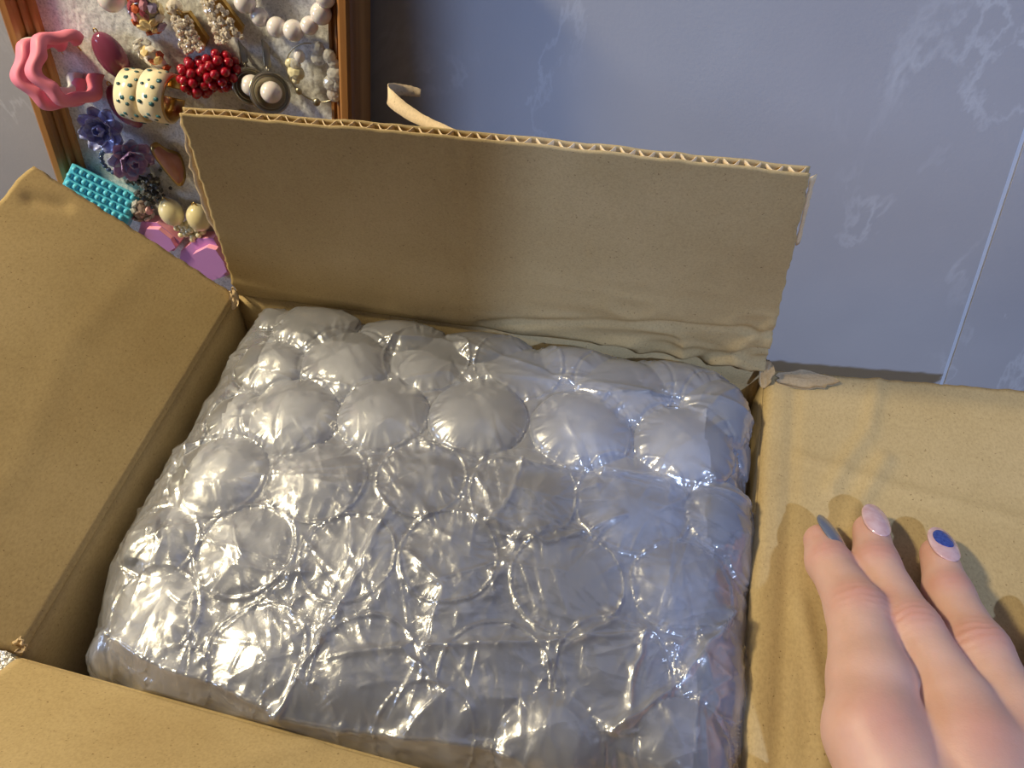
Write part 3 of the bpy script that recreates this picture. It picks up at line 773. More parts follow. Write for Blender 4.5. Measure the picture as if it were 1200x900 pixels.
# mosaic chip drop
CH = [simple('chip_%s' % n, sr(*c), 0.22, coat=0.5) for n, c in (('cream', (238, 222, 180)), ('rose', (214, 150, 168)), ('maroon', (150, 70, 84)), ('rust', (186, 92, 58)), ('lilac', (186, 170, 206)), ('gold', (232, 206, 150)), ('white', (240, 234, 228)))]
def chip_cluster(t, rx_, ry_, rz_, n, size, seed, mats):
    r_ = np.random.default_rng(seed)
    part('core', xf(ball(1.0, 3), scale=(rx_*0.86, ry_*0.86, rz_*0.8)), mats[0], t)
    g = PI*(3-math.sqrt(5))
    for i in range(n):
        z = 1-(i+0.5)/n*1.25; rr = math.sqrt(max(0, 1-z*z)); a = i*g
        d = np.array([rr*math.cos(a), rr*math.sin(a), z])
        R = np.array(Vector(d).to_track_quat('Z', 'X').to_matrix())@euler(r_.uniform(-20, 20), r_.uniform(-20, 20), r_.uniform(0, 360))
        part('chip', xf(xf(ball(1.0, 1), scale=(size*r_.uniform(.7, 1.2), size*r_.uniform(.6, 1), size*0.38)), d*[rx_, ry_, rz_]*0.92, R), mats[int(r_.integers(len(mats)))], t, smooth=False)
t = jewel('mosaic_earring', 'chunky mosaic drop earring of cream, rose and maroon chips', 'earring', 172, 13, 0.006, 10)
chip_cluster(t, 0.0074, 0.0094, 0.005, 26, 0.0029, 3, CH)
t = jewel('mosaic_earring', 'small amber and clear chip earring under the mosaic drop', 'earring', 178, 65, 0.004, -38)
chip_cluster(t, 0.0088, 0.0040, 0.0032, 16, 0.0026, 5, [CH[6], CH[3], CH[5], CRYS, CH[3], CRYS])

# crystal encrusted gold drops
def crystal_drop(label, x, y, rz, L, seed):
    t = jewel('crystal_earring', label, 'earring', x, y, 0.004, rz, group='crystal encrusted gold drops')
    r_ = np.random.default_rng(seed); prof_ = lambda q: 0.0036+0.0028*q
    part('backing_plate', prism([(-0.003, L/2), (0.0032, L/2), (0.0068, -L/2+0.003), (0.004, -L/2), (-0.004, -L/2+0.001)], -0.003, -0.0008), GOLD, t, smooth=False)
    beads = []
    for i in range(130):
        q = r_.uniform(0, 1); a = r_.uniform(-1, 1)
        beads.append(xf(ball(r_.uniform(0.0008, 0.0014), 1), (a*prof_(q), L/2-q*L, 0.001+0.0028*math.sqrt(max(0, 1-a*a))*r_.uniform(.7, 1)), euler(r_.uniform(0, 90), r_.uniform(0, 90), 0)))
    part('crystals', join(*beads), CHAMP, t, smooth=False, kind='stuff')
    part('top_bead', xf(ball(0.0033, 2), (-0.001, L/2+0.003, 0.001)), CHAMP, t, smooth=False)
    sp_ = [xf(tube([(0, 0, 0), (r_.uniform(-.003, .003), r_.uniform(.001, .004), 0.002)], 0.0003, 5), (0.001*k-0.002, L/2, 0.002)) for k in range(6)]
    part('gold_spikes', join(*sp_), GOLD, t, kind='stuff')
    return t
crystal_drop('champagne crystal drop earring with gold edge, left of the pair', 221, 37, 17, 0.0145, 1)
crystal_drop('champagne crystal drop earring with gold edge, right of the pair, beside pearls', 260, 22, 24, 0.0165, 2)

# dotted hoops
def dotted_hoop(label, x, y, h, seed):
    t = thing('dotted_hoop', label, 'earring', group='cream dotted hoops'); setm(t, facing(x, y, h, 62, -14, -10))
    R, w_, n = 0.0103, 0.0118, 72
    def band(r0, r1, z0, z1, a0=math.radians(14), a1=math.radians(346)):
        V = []
        for i in range(n):
            a = a0+(a1-a0)*i/(n-1)
            for r, z in ((r0, z0), (r1*1.0, z0), (r1+0.0006, (z0+z1)/2), (r1, z1), (r0, z1)): V.append((r*math.cos(a), r*math.sin(a), z))
        return np.array(V), [f[::-1] for f in grid_faces(n, 5, False, True)]+[[0, 1, 2, 3, 4], [(n-1)*5+k for k in (4, 3, 2, 1, 0)]]
    part('inner_band', band(R-0.0014, R-0.0002, -w_/2, w_/2), GOLD, t)
    part('enamel_band', band(R-0.0002, R+0.0005, -w_/2+0.0004, w_/2-0.0004), CREAM, t)
    r_ = np.random.default_rng(seed)
    pts = [(k*0.36+0.1*(j % 2)+r_.uniform(-.06, .06), -0.0034+0.0023*j+r_.uniform(-.0004, .0004)) for k in range(2, 16) for j in range(4) if (k+j) % 2]
    for a, z in pts:
        d = np.array([math.cos(a), math.sin(a), 0]); s_ = r_.uniform(0.75, 1.35)
        R_ = np.array(Vector(d).to_track_quat('Z', 'X').to_matrix())
        part('dot', xf(xf(ball(1.0, 1), scale=(0.00120*s_, 0.00095*s_, 0.0003)), d*(R+0.0009)+[0, 0, z], R_), TEALDOT, t)
    return t
dotted_hoop('cream hoop earring with teal dots, left of the pair', 162, 112, 0.0105, 1)
dotted_hoop('cream hoop earring with teal dots, right of the pair, gold inside showing', 189, 113, 0.0115, 2)

# red bead clusters
def red_cluster(label, x, y, h, seed):
    t = jewel('bead_cluster', label, 'earring', x, y, h, seed*30, group='red bead clusters')
    g = PI*(3-math.sqrt(5)); n = 34
    part('core', ball(0.0058, 2), RED, t)
    me = None
    for i in range(n):
        z = 1-(i+0.5)/n*2; rr = math.sqrt(1-z*z); a = i*g
        V = np.array([rr*math.cos(a), rr*math.sin(a), z])*0.0072
        if me is None:
            o = part('bead', ball(0.0021, 2), RED, t); me = o
        else:
            o = me.copy(); COL.objects.link(o); o.parent = t
        o.location = V
    return t
red_cluster('ball of shiny red beads, left and lower of the red pair', 232, 91, 0.0062, 1)
red_cluster('ball of shiny red beads, right and upper of the red pair', 259, 83, 0.0066, 2)

# pearl disc drops
def pearl_disc(label, x, y, h, rz, R):
    t = jewel('pearl_disc_earring', label, 'earring', x, y, h, rz, group='pearl disc drop earrings'); setm(t, facing(x, y, h, 14, 20, rz))
    V = []
    n = 40
    for i in range(n):
        a = 2*PI*i/n
        for r, z in ((0.0, -0.0012), (R*0.5, -0.0011), (R*0.85, -0.0004), (R, 0.0008), (R, 0.0002), (R*0.84, -0.0012), (0.0, -0.0020)): V.append((r*math.cos(a), r*math.sin(a), z))
    part('disc', (np.array(V), grid_faces(n, 7, True, False)), BRASS, t)
    part('rim_ring', xf(ring(R, 0.0005), (0, 0, 0.0008)), SILVER, t)
    part('inner_ring', xf(ring(R*0.78, 0.00035), (0, 0, 0.0005)), BRASS, t)
    part('pearl', xf(ball(0.0046, 3), (0.0, 0.0, 0.0030)), PEARL, t)
    part('link', xf(ring(0.0011, 0.0003, 16, 6), (0, R+0.0012, 0.0004), euler(0, 60, 0)), SILVER, t)
    part('bar', box(0.0030, 0.0108, 0.0016, 0.0003, c=(0, R+0.0075, 0)), BRASS, t)
    return t
pearl_disc('pearl in a brass disc drop earring, left one, partly covered', 293, 101, 0.0058, 6, 0.0074)
pearl_disc('pearl in a brass disc drop earring, right one, lying in front', 316, 109, 0.0088, -1, 0.0084)

# ring of pearls
t = jewel('pearl_hoop', 'hoop strung with white pearls at the top of the board', 'earring', 327, -24, 0.0055)
Rp = 46*MM
part('wire', ring(Rp, 0.0004, 60, 6), GOLD, t)
me = None
for k in range(16):
    a = 2*PI*k/16+0.25; s_ = 1.0+0.1*math.sin(k*2.3)
    if me is None: o = me = part('pearl', ball(0.0041, 3), PEARL, t)
    else: o = me.copy(); COL.objects.link(o); o.parent = t
    o.location = (Rp*math.cos(a), Rp*math.sin(a), 0.0005*math.sin(k*1.7)); o.scale = (s_, s_, s_)

# clear bead hoop
t = jewel('crystal_hoop', 'thin wire hoop with clear glass beads beside the right frame rail', 'earring', 369, 86, 0.0045)
part('wire', ring(0.0125, 0.00035, 60, 6), BRASS, t)
for k, (bx, by, r, mt) in enumerate([(351, 66, 6, PEARL), (346, 76, 6, CRYS), (347, 85, 8, IVORY), (340, 74, 5, IVORY), (372, 57, 7, CRYS), (386, 66, 7, CRYS), (391, 74, 6, CRYS), (394, 87, 9, CRYS), (388, 97, 8, CRYS), (395, 99, 7, CRYS), (391, 111, 7, CRYS), (373, 69, 7, CRYS), (347, 94, 4, IVORY), (371, 120, 4, BRASS), (350, 107, 3.5, BRASS)]):
    lp = np.array(wmat(t).inverted() @ Vector(onb(bx, by, 0.005)))
    part('bead', xf(xf(ball(r*MM, 2), scale=(1, 1.15, 0.8)), lp, euler(0, 0, k*40)), mt, t, smooth=mt in (PEARL, BRASS))

# petalled flowers
def petal(L, w_, cup):
    n, m = 7, 5; V = []
    for i in range(n):
        q = i/(n-1); ww = w_*math.sin(PI*min(1, 0.12+0.80*q))**0.7
        for j in range(m):
            e = (j/(m-1)-0.5)*2
            V.append((e*ww, L*q, cup*(q*q)*0.7+abs(e)**2*cup*0.45))
    V = np.array(V); N = len(V); F = grid_faces(n, m)
    B = [i*m for i in range(n)]+[(n-1)*m+j for j in range(1, m)]+[i*m+m-1 for i in range(n-2, -1, -1)]+[j for j in range(m-2, 0, -1)]
    V = np.concatenate([V, V-[0, 0, 0.0005]])
    return V, [f[::-1] for f in F]+[[a+N for a in f] for f in F]+[[a, b, b+N, a+N] for a, b in zip(B, B[1:]+B[:1])]
def flower(label, x, y, h, rz, rx, ry, R, mats):
    t = thing('flower_earring', label, 'earring', group='petalled flower earrings'); setm(t, facing(x, y, h, rx, ry, rz))
    k = 0
    for ring_i, (nn2, L, w_, tilt, z) in enumerate([(8, R, R*0.36, 12, -0.0005), (7, R*0.78, R*0.32, 34, 0.0014), (5, R*0.55, R*0.26, 58, 0.0028)]):
        for i in range(nn2):
            a = 360*i/nn2+ring_i*23
            part('petal', xf(xf(petal(L, w_, R*0.28), (0, 0.0006, 0), euler(tilt, 0, 0)), (0, 0, z), euler(0, 0, a)), mats[k % len(mats)], t); k += 1
    part('centre', xf(ball(0.0016, 2), (0, 0, 0.0042)), mats[0], t)
    part('stud_back', xf(ball(0.0022, 2), (0, 0, -0.0018)), SILVER, t)
    return t
flower('periwinkle pearly flower earring, upper left of the two flowers', 122, 151, 0.006, 15, 25, 200, 0.0108, [PERI])
flower('purple and pink tinged flower earring, lower right of the two flowers', 151, 184, 0.007, 40, 30, -60, 0.0108, [PERI2, PERI, PERI2])
t = jewel('bead_ring', 'small ring of slate blue beads below the periwinkle flower', 'earring', 133, 190, 0.003)
part('wire', ring(0.0064, 0.0003, 40, 6), SILVER, t); me = None
for k in range(17):
    a = 2*PI*k/17
    if me is None: o = me = part('bead', ball(0.0013, 2), BLUEB, t)
    else: o = me.copy(); COL.objects.link(o); o.parent = t
    o.location = (0.0064*math.cos(a), 0.0064*math.sin(a), 0)
t = jewel('rhinestone_tassel', 'cluster of smoky grey beads hanging under the purple flower', 'earring', 172, 218, 0.004)
r_ = np.random.default_rng(11)
part('beads', join(*[xf(ball(r_.uniform(0.0010, 0.0020), 1), (r_.normal(0, 0.0055), r_.normal(0, 0.0075), r_.uniform(-0.003, 0.003))) for _ in range(90)]), SMOKE, t, smooth=False, kind='stuff')
part('clasp', xf(ball(0.0018, 2), (-0.006, 0.011, 0.002)), SILVER, t); part('clasp', xf(ball(0.0016, 2), (0.001, 0.010, 0.003)), SILVER, t)
t = jewel('rosy_crystal', 'blurred rosy clear crystal beside the turquoise clip', 'earring', 165, 247, 0.005)
chip_cluster(t, 0.0065, 0.0065, 0.004, 14, 0.003, 8, [simple('rosy_glass', (0.55, 0.42, 0.38), 0.08, trans=0.5), CRYS, CH[1]])

# agate slice
t = jewel('agate_earring', 'peach agate slice earring with gilded rim near the back flap', 'earring', 198, 193, 0.005); setm(t, facing(198, 193, 0.0055, 12, 0, 14))
ol = np.array([(-0.0046, 0.0105), (-0.0020, 0.0112), (0.0008, 0.0078), (0.0036, 0.0060), (0.0062, 0.0038), (0.0066, -0.0015), (0.0054, -0.0070), (0.0030, -0.0102), (0.0008, -0.0106), (-0.0010, -0.0070), (-0.0030, -0.0015), (-0.0048, 0.0045), (-0.0054, 0.0085)])
olr = resample(np.vstack([ol, ol[:1]]), 60)[:-1]
part('gilded_rim', prism(olr, -0.0022, 0.0018), GOLD, t); part('slice', prism(olr*0.84+[-0.0002, -0.0003], 0.0012, 0.0023), AGATE, t)

# turquoise studded clip
t = jewel('studded_clip', 'turquoise plastic clip covered in round studs, behind the left flap', 'hair clip', 116, 236, 0.009, -24, -42, 6)
part('block', box(0.034, 0.024, 0.010, 0.0008), TURQ, t, smooth=False)
me = None
for i in range(9):
    for j in range(6):
        if me is None: o = me = part('stud', xf(ball(0.00158, 2), scale=(1, 1, 1.3)), TURQ, t)
        else: o = me.copy(); COL.objects.link(o); o.parent = t
        o.location = (-0.0150+i*0.0036+0.0009*(j % 2-0.5), -0.0098+j*0.0039, 0.0052)

# ivory beads and a seed cluster
for lab, x, y, rz in (('ivory oval bead earring, left of two, on the dark beads', 201, 249, 18), ('ivory oval bead earring, right of two, touching the back flap', 233, 255, 10)):
    t = jewel('oval_bead_earring', lab, 'earring', x, y, 0.0068, rz, group='ivory oval bead earrings')
    part('bead', xf(ball(1.0, 3), scale=(0.0060, 0.0074, 0.0060)), IVORY, t); part('cap', xf(ring(0.0012, 0.0004, 16, 6), (0, 0.0074, 0)), GOLD, t)
t = jewel('seed_bead_cluster', 'tiny cream seed beads between the ivory beads and lilac earrings', 'earring', 222, 270, 0.006)
me = None
for k in range(26):
    a = k*2.4; r = 0.0006*math.sqrt(k)*2.0
    if me is None: o = me = part('bead', ball(0.0017, 2), IVORY, t)
    else: o = me.copy(); COL.objects.link(o); o.parent = t
    o.location = (r*math.cos(a)*1.3, r*math.sin(a)*0.8, 0.0012*math.cos(k*1.9))

# lilac and pink stepped acrylic earrings
def stepped(label, layers, x, y):
    t = jewel('stepped_earring', label, 'earring', x, y, 0.0, group='lilac stepped acrylic earrings')
    inv = np.array(wmat(t).inverted())
    for poly, z0, z1 in layers:
        P = np.array([(inv[:3, :3]@onb(a, b, z1)+inv[:3, 3])[:2] for a, b in poly])
        V, F = prism(P, z0, z1); n = len(P)
        o = part('layer', (V, F), BABYPINK, t, smooth=False)
        Vc, Fc = prism((P-P.mean(0))*0.995+P.mean(0), z1-0.0001, z1+0.00025)
        part('face_plate', (Vc, Fc), LILAC, o, smooth=False, label='lilac face of the pink edged layer')
    return t
stepped('lilac and pink angular earring, left one, rising over the left flap edge',
        [([(166, 259), (184, 261), (196, 270), (211, 283), (204, 294), (180, 290), (160, 280)], 0.001, 0.0075), ([(172, 268), (186, 269), (200, 280), (206, 290), (190, 300), (165, 285)], 0.0078, 0.0105)], 188, 278)
stepped('lilac and pink stepped earring, right one, in the gap between two flaps',
        [([(212, 294), (232, 279), (250, 279), (262, 300), (268, 322), (245, 330), (210, 310)], 0.001, 0.0075), ([(226, 298), (242, 290), (253, 293), (262, 306), (266, 318), (258, 326), (232, 312)], 0.0078, 0.0112)], 240, 298)
# small gold stud peeking over the flap
t = jewel('gold_stud', 'tiny gold stud peeking over the top edge of the back flap', 'earring', 285, 134, 0.003)
part('stud', xf(ball(0.0030, 2), scale=(1, 0.8, 0.7)), GOLD, t); part('stone', xf(ball(0.0013, 1), (0.0006, 0.0006, 0.0020)), CHAMP, t, smooth=False)

# ------------------------------------------------------------------ silver pouch on the floor
t = thing('silver_pouch', 'crumpled silver foil pouch showing in the gap beside the left front corner', 'pouch', (-0.32, 0.10, 0.0))
n = 48; g1, g2 = np.meshgrid(np.linspace(-1, 1, n), np.linspace(-1, 1, n), indexing='ij')
hh = 0.050*np.clip(1-np.abs(g1)**2.6, 0, 1)**0.6*np.clip(1-np.abs(g2)**2.6, 0, 1)**0.6+0.004
wr = 0.006*ridged(1, g1*5, g2*5)+0.003*ridged(2, g1*13, g2*12)
top = np.stack([g1*0.085, g2*0.075, hh+wr*(hh > 0.01)], -1).reshape(-1, 3); top[:, 2] = np.clip(top[:, 2], 0.001, None)
bot = np.stack([g1*0.085, g2*0.075, 0*g1+0.0005], -1).reshape(-1, 3)
FOIL = simple('silver_foil', (0.86, 0.86, 0.90), 0.38, 0.75, bmp=(420, 0.8, 0.003))
Fg_ = grid_faces(n, n); N_ = n*n
Bd = [i*n for i in range(n)]+[(n-1)*n+j for j in range(1, n)]+[i*n+n-1 for i in range(n-2, -1, -1)]+[j for j in range(n-2, 0, -1)]
part('foil_body', (np.concatenate([top, bot]), Fg_+[[a+N_ for a in reversed(f)] for f in Fg_]+[[b, a, a+N_, b+N_] for a, b in zip(Bd, Bd[1:]+Bd[:1])]), FOIL, t)
part('sealed_edge', box(0.17, 0.012, 0.0015, c=(0, -0.078, 0.0016)), FOIL, t, smooth=False)

# ------------------------------------------------------------------ hand
n8 = nr                                        # normal of the right flap
pf = right_at(0.10, 0.05, 0.0)
def hp(x, y, h): return at(x, y, pf+n8*h, n8)
def surface_nets(F, org, h):
    s = F < 0
    nx, ny, nz = F.shape
    cnt = np.zeros((nx-1, ny-1, nz-1)); acc = np.zeros((nx-1, ny-1, nz-1, 3))
    idx = [(i, j, k) for i in (0, 1) for j in (0, 1) for k in (0, 1)]
    sl = lambda c: tuple(slice(a, a+n_-1) for a, n_ in zip(c, F.shape))
    for c in idx:
        for ax in range(3):
            if c[ax] == 0:
                d = list(c); d[ax] = 1; d = tuple(d)
                a, b = F[sl(c)], F[sl(d)]; m = (a < 0) != (b < 0)
                t = np.where(m, a/np.where(m, a-b, 1), 0)
                pos = np.stack([np.full(a.shape, float(v)) for v in c], -1); pos[..., ax] += t
                acc += pos*m[..., None]; cnt += m
    act = cnt > 0
    ids = np.full(act.shape, -1); ids[act] = np.arange(act.sum())
    ii = np.argwhere(act)
    V = (ii+acc[act]/cnt[act][:, None])*h+org
    faces = []
    for ax in range(3):
        o1, o2 = [(1, 2), (2, 0), (0, 1)][ax]
        sa = [slice(1, -1)]*3; sa[ax] = slice(0, -1); sb = list(sa); sb[ax] = slice(1, None)
        a = s[tuple(sa)]; b = s[tuple(sb)]; ch = np.argwhere(a != b)
        if not len(ch): continue
        sign = a[tuple(ch.T)]
        base = ch.copy(); base[:, o1] += 1; base[:, o2] += 1
        q = []
        for d1, d2 in ((0, 0), (1, 0), (1, 1), (0, 1)):
            c = base.copy(); c[:, o1] -= d1; c[:, o2] -= d2; q.append(ids[tuple(c.T)])
        q = np.stack(q, 1); q[~sign] = q[~sign][:, ::-1]
        faces.append(q)
    return V, np.concatenate(faces)
mmv = 0.001
# joints as photograph x, y, height over the flap (mm), radius (mm): tip, last joint, middle joint, knuckle
INDEX = [(962, 634, 7.2, 6.6), (971, 659, 9.5, 7.8), (1004, 716, 19, 9.8), (1020, 800, 25, 12.6), (1024, 862, 29, 13.6)]
MIDDLE = [(1020, 622, 6.8, 6.6), (1026, 661, 10, 7.9), (1068, 738, 19, 9.2), (1122, 830, 25, 11.0), (1140, 876, 28, 12.4)]
RINGF = [(1099, 650, 6.6, 6.4), (1111, 696, 10, 7.9), (1146, 762, 17, 9.4), (1188, 842, 22, 10.4), (1216, 900, 25, 11.6)]
PINKY = [(1224, 746, 5.8, 5.6), (1236, 784, 9, 6.6), (1254, 832, 14, 7.6), (1276, 910, 19, 9.6)]
THUMB = [(905, 955, 8, 7.5), (925, 975, 11, 9.0), (972, 1020, 15, 10.5), (1040, 1090, 18, 13.0)]
def jt(L): return [(hp(x, y, h*mmv), r*mmv) for x, y, h, r in L]
wristc = hp(1170, 1190, 0.026)
ZUP = np.array([0, 0, 1.0])
chains = {k: jt(v) for k, v in dict(index=INDEX, middle=MIDDLE, ring=RINGF, pinky=PINKY, thumb=THUMB).items()}
allp = np.array([p for c in chains.values() for p, r in c]+[wristc, wristc+np.array([0.02, -0.09, 0.0])])
h_ = 0.0008
lo = allp.min(0)-0.03; hi = allp.max(0)+0.03
gridn = np.ceil((hi-lo)/h_).astype(int)
G = np.stack(np.meshgrid(*[lo[i]+h_*np.arange(gridn[i]) for i in range(3)], indexing='ij'), -1).astype(np.float32)
def cone(pa, ra, pb, rb):
    lo_i = np.maximum(((np.minimum(pa, pb)-0.04-lo)/h_).astype(int), 0); hi_i = np.minimum(((np.maximum(pa, pb)+0.04-lo)/h_).astype(int)+1, gridn)
    sl = tuple(slice(a, b) for a, b in zip(lo_i, hi_i))
    d = np.full(tuple(gridn), 0.05, np.float32); g = G[sl]
    ab = (pb-pa).astype(np.float32); t = np.clip(((g-pa.astype(np.float32))@ab)/(ab@ab), 0, 1)
    q = g-(pa.astype(np.float32)+t[..., None]*ab)
    d[sl] = np.sqrt((q*q).sum(-1))-(ra+(rb-ra)*t)
    return d
def smin(a, b, k):
    hh_ = np.clip(0.5+0.5*(b-a)/k, 0, 1); return b*(1-hh_)+a*hh_-k*hh_*(1-hh_)
def chain_sdf(c, k=0.004):
    f = None
    for (pa, ra), (pb, rb) in zip(c[:-1], c[1:]):
        d = cone(pa, ra, pb, rb); f = d if f is None else smin(f, d, k)
    for (p, r) in c[1:-1]:                    # slight swell of each joint
        pass
    return f
fing = [chain_sdf(chains[k]) for k in ('index', 'middle', 'ring', 'pinky')]
F_ = fing[0]
for d in fing[1:]: F_ = smin(F_, d, 0.0012)
palm = None
for k in ('index', 'middle', 'ring', 'pinky'):
    p, r = chains[k][-1]
    wr_ = wristc+(p-wristc)*0.12
    d = cone(p, r, wr_, 0.019); palm = d if palm is None else smin(palm, d, 0.008)
fore = cone(wristc, 0.022, wristc+np.array([0.02, -0.09, 0.0]), 0.027)
palm = smin(palm, fore, 0.012)
pk = chains['index'][-2]
F_ = smin(F_, palm, 0.006)
F_ = smin(F_, smin(chain_sdf(chains['thumb']), cone(chains['thumb'][-1][0], 0.012, wristc, 0.016), 0.006), 0.008)
Vh, Fh = surface_nets(F_, lo, h_)
# keep the flesh off the card
dcard = (Vh-pf)@n8
# smooth the net a little
def laplace(V, F, it, k=0.5):
    e = np.concatenate([F[:, [0, 1]], F[:, [1, 2]], F[:, [2, 3]], F[:, [3, 0]]]); e = np.concatenate([e, e[:, ::-1]])
    for _ in range(it):
        acc = np.zeros_like(V); c = np.zeros(len(V)); np.add.at(acc, e[:, 0], V[e[:, 1]]); np.add.at(c, e[:, 0], 1)
        V = V+(acc/np.maximum(c, 1)[:, None]-V)*k
    return V
Vh = laplace(Vh, Fh, 6)
def vnorm(V, F):
    n = np.cross(V[F[:, 2]]-V[F[:, 0]], V[F[:, 3]]-V[F[:, 1]]); o = np.zeros_like(V)
    for k in range(4): np.add.at(o, F[:, k], n)
    return o/np.maximum(np.linalg.norm(o, axis=1, keepdims=True), 1e-12)
Nh = vnorm(Vh, Fh)
dorsal = np.clip(Nh@unit(n8+np.array([0, -0.25, 0])), 0, 1)
red = np.zeros(len(Vh))
def joint_detail(p, axis, r, n_cr, depth, swell):
    global Vh, red
    s = (Vh-p)@axis; d = np.linalg.norm(Vh-p, axis=1)
    near = np.exp(-(s/(r*0.75))**2)*np.exp(-(np.clip(d-r, 0, None)/(r*0.5))**2)*dorsal
    wav = np.cos(2*PI*s/0.0027+2.2*NZ[3](Vh[:, 0]*260, Vh[:, 1]*260))*(0.6+0.5*NZ[4](Vh[:, 0]*400, Vh[:, 1]*400))
    Vh = Vh+Nh*(near*(swell+depth*wav))[:, None]
    red = np.maximum(red, near)
for k in ('index', 'middle', 'ring', 'pinky'):
    c = chains[k]
    for q_, (nc, dp, sw) in ((1, (2, 0.00016, 0.0001)), (2, (3, 0.00026, 0.0004))):
        ax = unit(c[q_+1][0]-c[q_-1][0]); joint_detail(c[q_][0], ax, c[q_][1], nc, dp, sw)
    red = np.maximum(red, 0.8*np.exp(-(np.linalg.norm(Vh-c[0][0], axis=1)/0.010)**2))
    # a tendon from the knuckle to the wrist
    a, b = c[-1][0], wristc
    t_ = np.clip(((Vh-a)@(b-a))/((b-a)@(b-a)), 0, 1); q2 = Vh-(a+t_[:, None]*(b-a)); q2 = q2-Nh*np.sum(q2*Nh, 1)[:, None]
    dist = np.linalg.norm(q2, axis=1)
    Vh = Vh+Nh*(0.0012*np.exp(-(dist/0.004)**2)*dorsal*np.clip(t_*6, 0, 1)*np.clip((0.95-t_)*6, 0, 1))[:, None]
    red = np.maximum(red, 0.7*np.exp(-(np.linalg.norm(Vh-(c[-1][0]+n8*c[-1][1]), axis=1)/0.011)**2))
# soft pads flatten where they press the card
hc = (Vh-pf)@n8
ontop = ((Vh-BR)@unit(np.array([1.0, 0, 0]))) > -0.004

m_, nt_, b_ = new_mat('skin')
at_ = nt_.nodes.new('ShaderNodeAttribute'); at_.attribute_name = 'flush'
n1_ = noise_node(nt_, 60, 4, 0.6); n2_ = noise_node(nt_, 900, 3, 0.6)
rr_ = ramp(nt_, n1_.outputs['Fac'], [(0.3, sr(200, 160, 146)), (0.7, sr(210, 171, 158))])
mx_ = nt_.nodes.new('ShaderNodeMix'); mx_.data_type = 'RGBA'; nt_.links.new(rr_.outputs[0], mx_.inputs[6]); mx_.inputs[7].default_value = rgb(sr(192, 133, 122))
mu_ = nt_.nodes.new('ShaderNodeMath'); mu_.operation = 'MULTIPLY'; mu_.inputs[1].default_value = 0.75
nt_.links.new(at_.outputs['Fac'], mu_.inputs[0]); nt_.links.new(mu_.outputs[0], mx_.inputs[0]); nt_.links.new(mx_.outputs[2], b_.inputs['Base Color'])
b_.inputs['Roughness'].default_value = 0.48; b_.inputs['Specular IOR Level'].default_value = 0.4
b_.inputs['Subsurface Weight'].default_value = 0.25; b_.inputs['Subsurface Radius'].default_value = (0.0035, 0.0014, 0.0008); b_.inputs['Subsurface Scale'].default_value = 1.0
bump(nt_, n2_.outputs['Fac'], b_, 0.22, 0.0004)
SKIN = m_
hand = thing('hand', "person's right hand with painted nails spread on the right cardboard flap", 'hand', hp(1100, 760, 0.001))
body = part('skin', (Vh, Fh), SKIN, hand, world=True)
ca = body.data.attributes.new('flush', 'FLOAT', 'POINT'); ca.data.foreach_set('value', red.astype(np.float32))

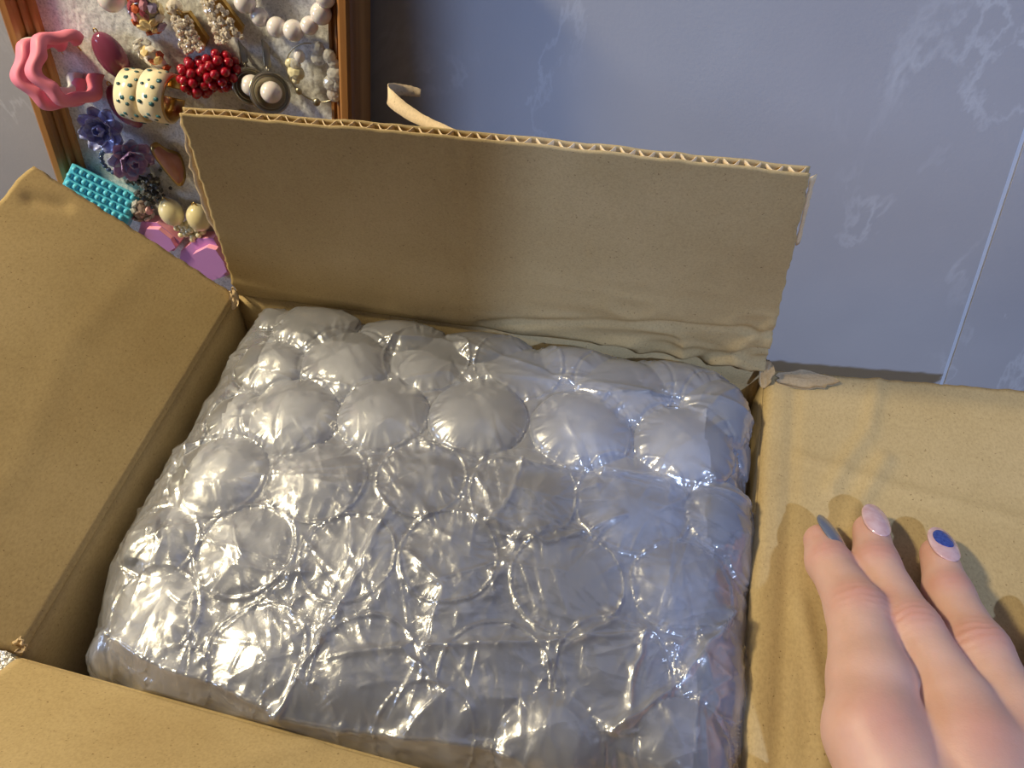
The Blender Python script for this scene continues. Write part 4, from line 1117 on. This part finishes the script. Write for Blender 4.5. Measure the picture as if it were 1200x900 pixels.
# nails
NAILG = simple('slate_gel_polish', sr(104, 112, 132), 0.16, coat=0.8)
NAILP = simple('shimmer_clear_polish', sr(206, 164, 168), 0.14, metal=0.1, coat=1.0, var=(260, sr(226, 196, 206)))
NAILB = simple('blue_glitter_polish', sr(34, 58, 150), 0.15, metal=0.3, coat=0.9, var=(900, sr(66, 96, 190)))
NAILT = simple('pearly_nail_tip', sr(226, 212, 218), 0.12, coat=0.9)
def nail(name, label, base, tip, nrm, wid, mat, parent, curve=0.0014, q0=0.0, q1=1.0, wf=1.0, lift=0.0, th=0.0007):
    """a curved oval plate from cuticle to free edge; q0..q1 and wf cut a smaller oval out of the same curved face"""
    T = tip-base; L = np.linalg.norm(T); T = T/L; B = unit(np.cross(T, nrm)); Nn = np.cross(B, T)
    n, m = 34, 15; V = []
    for i in range(n):
        k = 0.5-0.5*math.cos(PI*(0.015+0.97*i/(n-1))); q = q0+(q1-q0)*k
        w_ = wf*(1-abs(2*k-1)**2.3)**0.5
        for j in range(m):
            e = (j/(m-1)-0.5)*2*w_
            V.append(base+T*(L*q)+B*(wid*e)+Nn*(lift-curve*e*e-0.0040*(q-0.45)**2+0.0006))
    V = np.array(V); N = len(V); Fq = grid_faces(n, m)
    Bq = [i*m for i in range(n)]+[(n-1)*m+j for j in range(1, m)]+[i*m+m-1 for i in range(n-2, -1, -1)]+[j for j in range(m-2, 0, -1)]
    V = np.concatenate([V, V-Nn*th])
    Fq2 = Fq+[[a+N for a in reversed(f)] for f in Fq]+[[b, a, a+N, b+N] for a, b in zip(Bq, Bq[1:]+Bq[:1])]
    return part(name, (V, Fq2), mat, parent, world=True, label=label)
def nail_on(finger, label, roll, wid, mat, back=0.0085, over=0.0042, curve=0.0014):
    """a nail plate lying on the last bone of a finger, rolled round it by roll degrees"""
    (p, r), (p1, r1) = chains[finger][0], chains[finger][1]
    T = unit(p-p1); N = unit(n8-T*(n8@T)); B = np.cross(T, N); a = math.radians(roll)
    N = N*math.cos(a)+B*math.sin(a)
    rb = r+(r1-r)*back/np.linalg.norm(p-p1)
    b = p-T*back+N*(rb*1.02+0.0004); t = p+T*(r+over)*0.95+N*(r*0.78)
    nr_ = unit(np.cross(np.cross(t-b, N), t-b))
    return nail('fingernail', label, b, t, nr_, wid, mat, hand, curve), b, t, nr_
nail_on('index', 'slate grey painted index nail seen from its side', 38, 0.0050, NAILG, back=0.0095)
nail_on('middle', 'pale shimmering middle nail', 12, 0.0052, NAILP)
o, b, t, nrm = nail_on('ring', 'pale pink ring nail with a blue glitter oval', 10, 0.0053, NAILP)
nail('nail_decal', 'blue glitter oval', b, t, nrm, 0.0053, NAILB, o, 0.0014, 0.34, 0.86, 0.68, 0.00025, 0.0004)
nail_on('pinky', 'pale shimmering little finger nail', 5, 0.0042, NAILP)
nail_on('thumb', 'slate grey painted thumb nail', -40, 0.0055, NAILG)
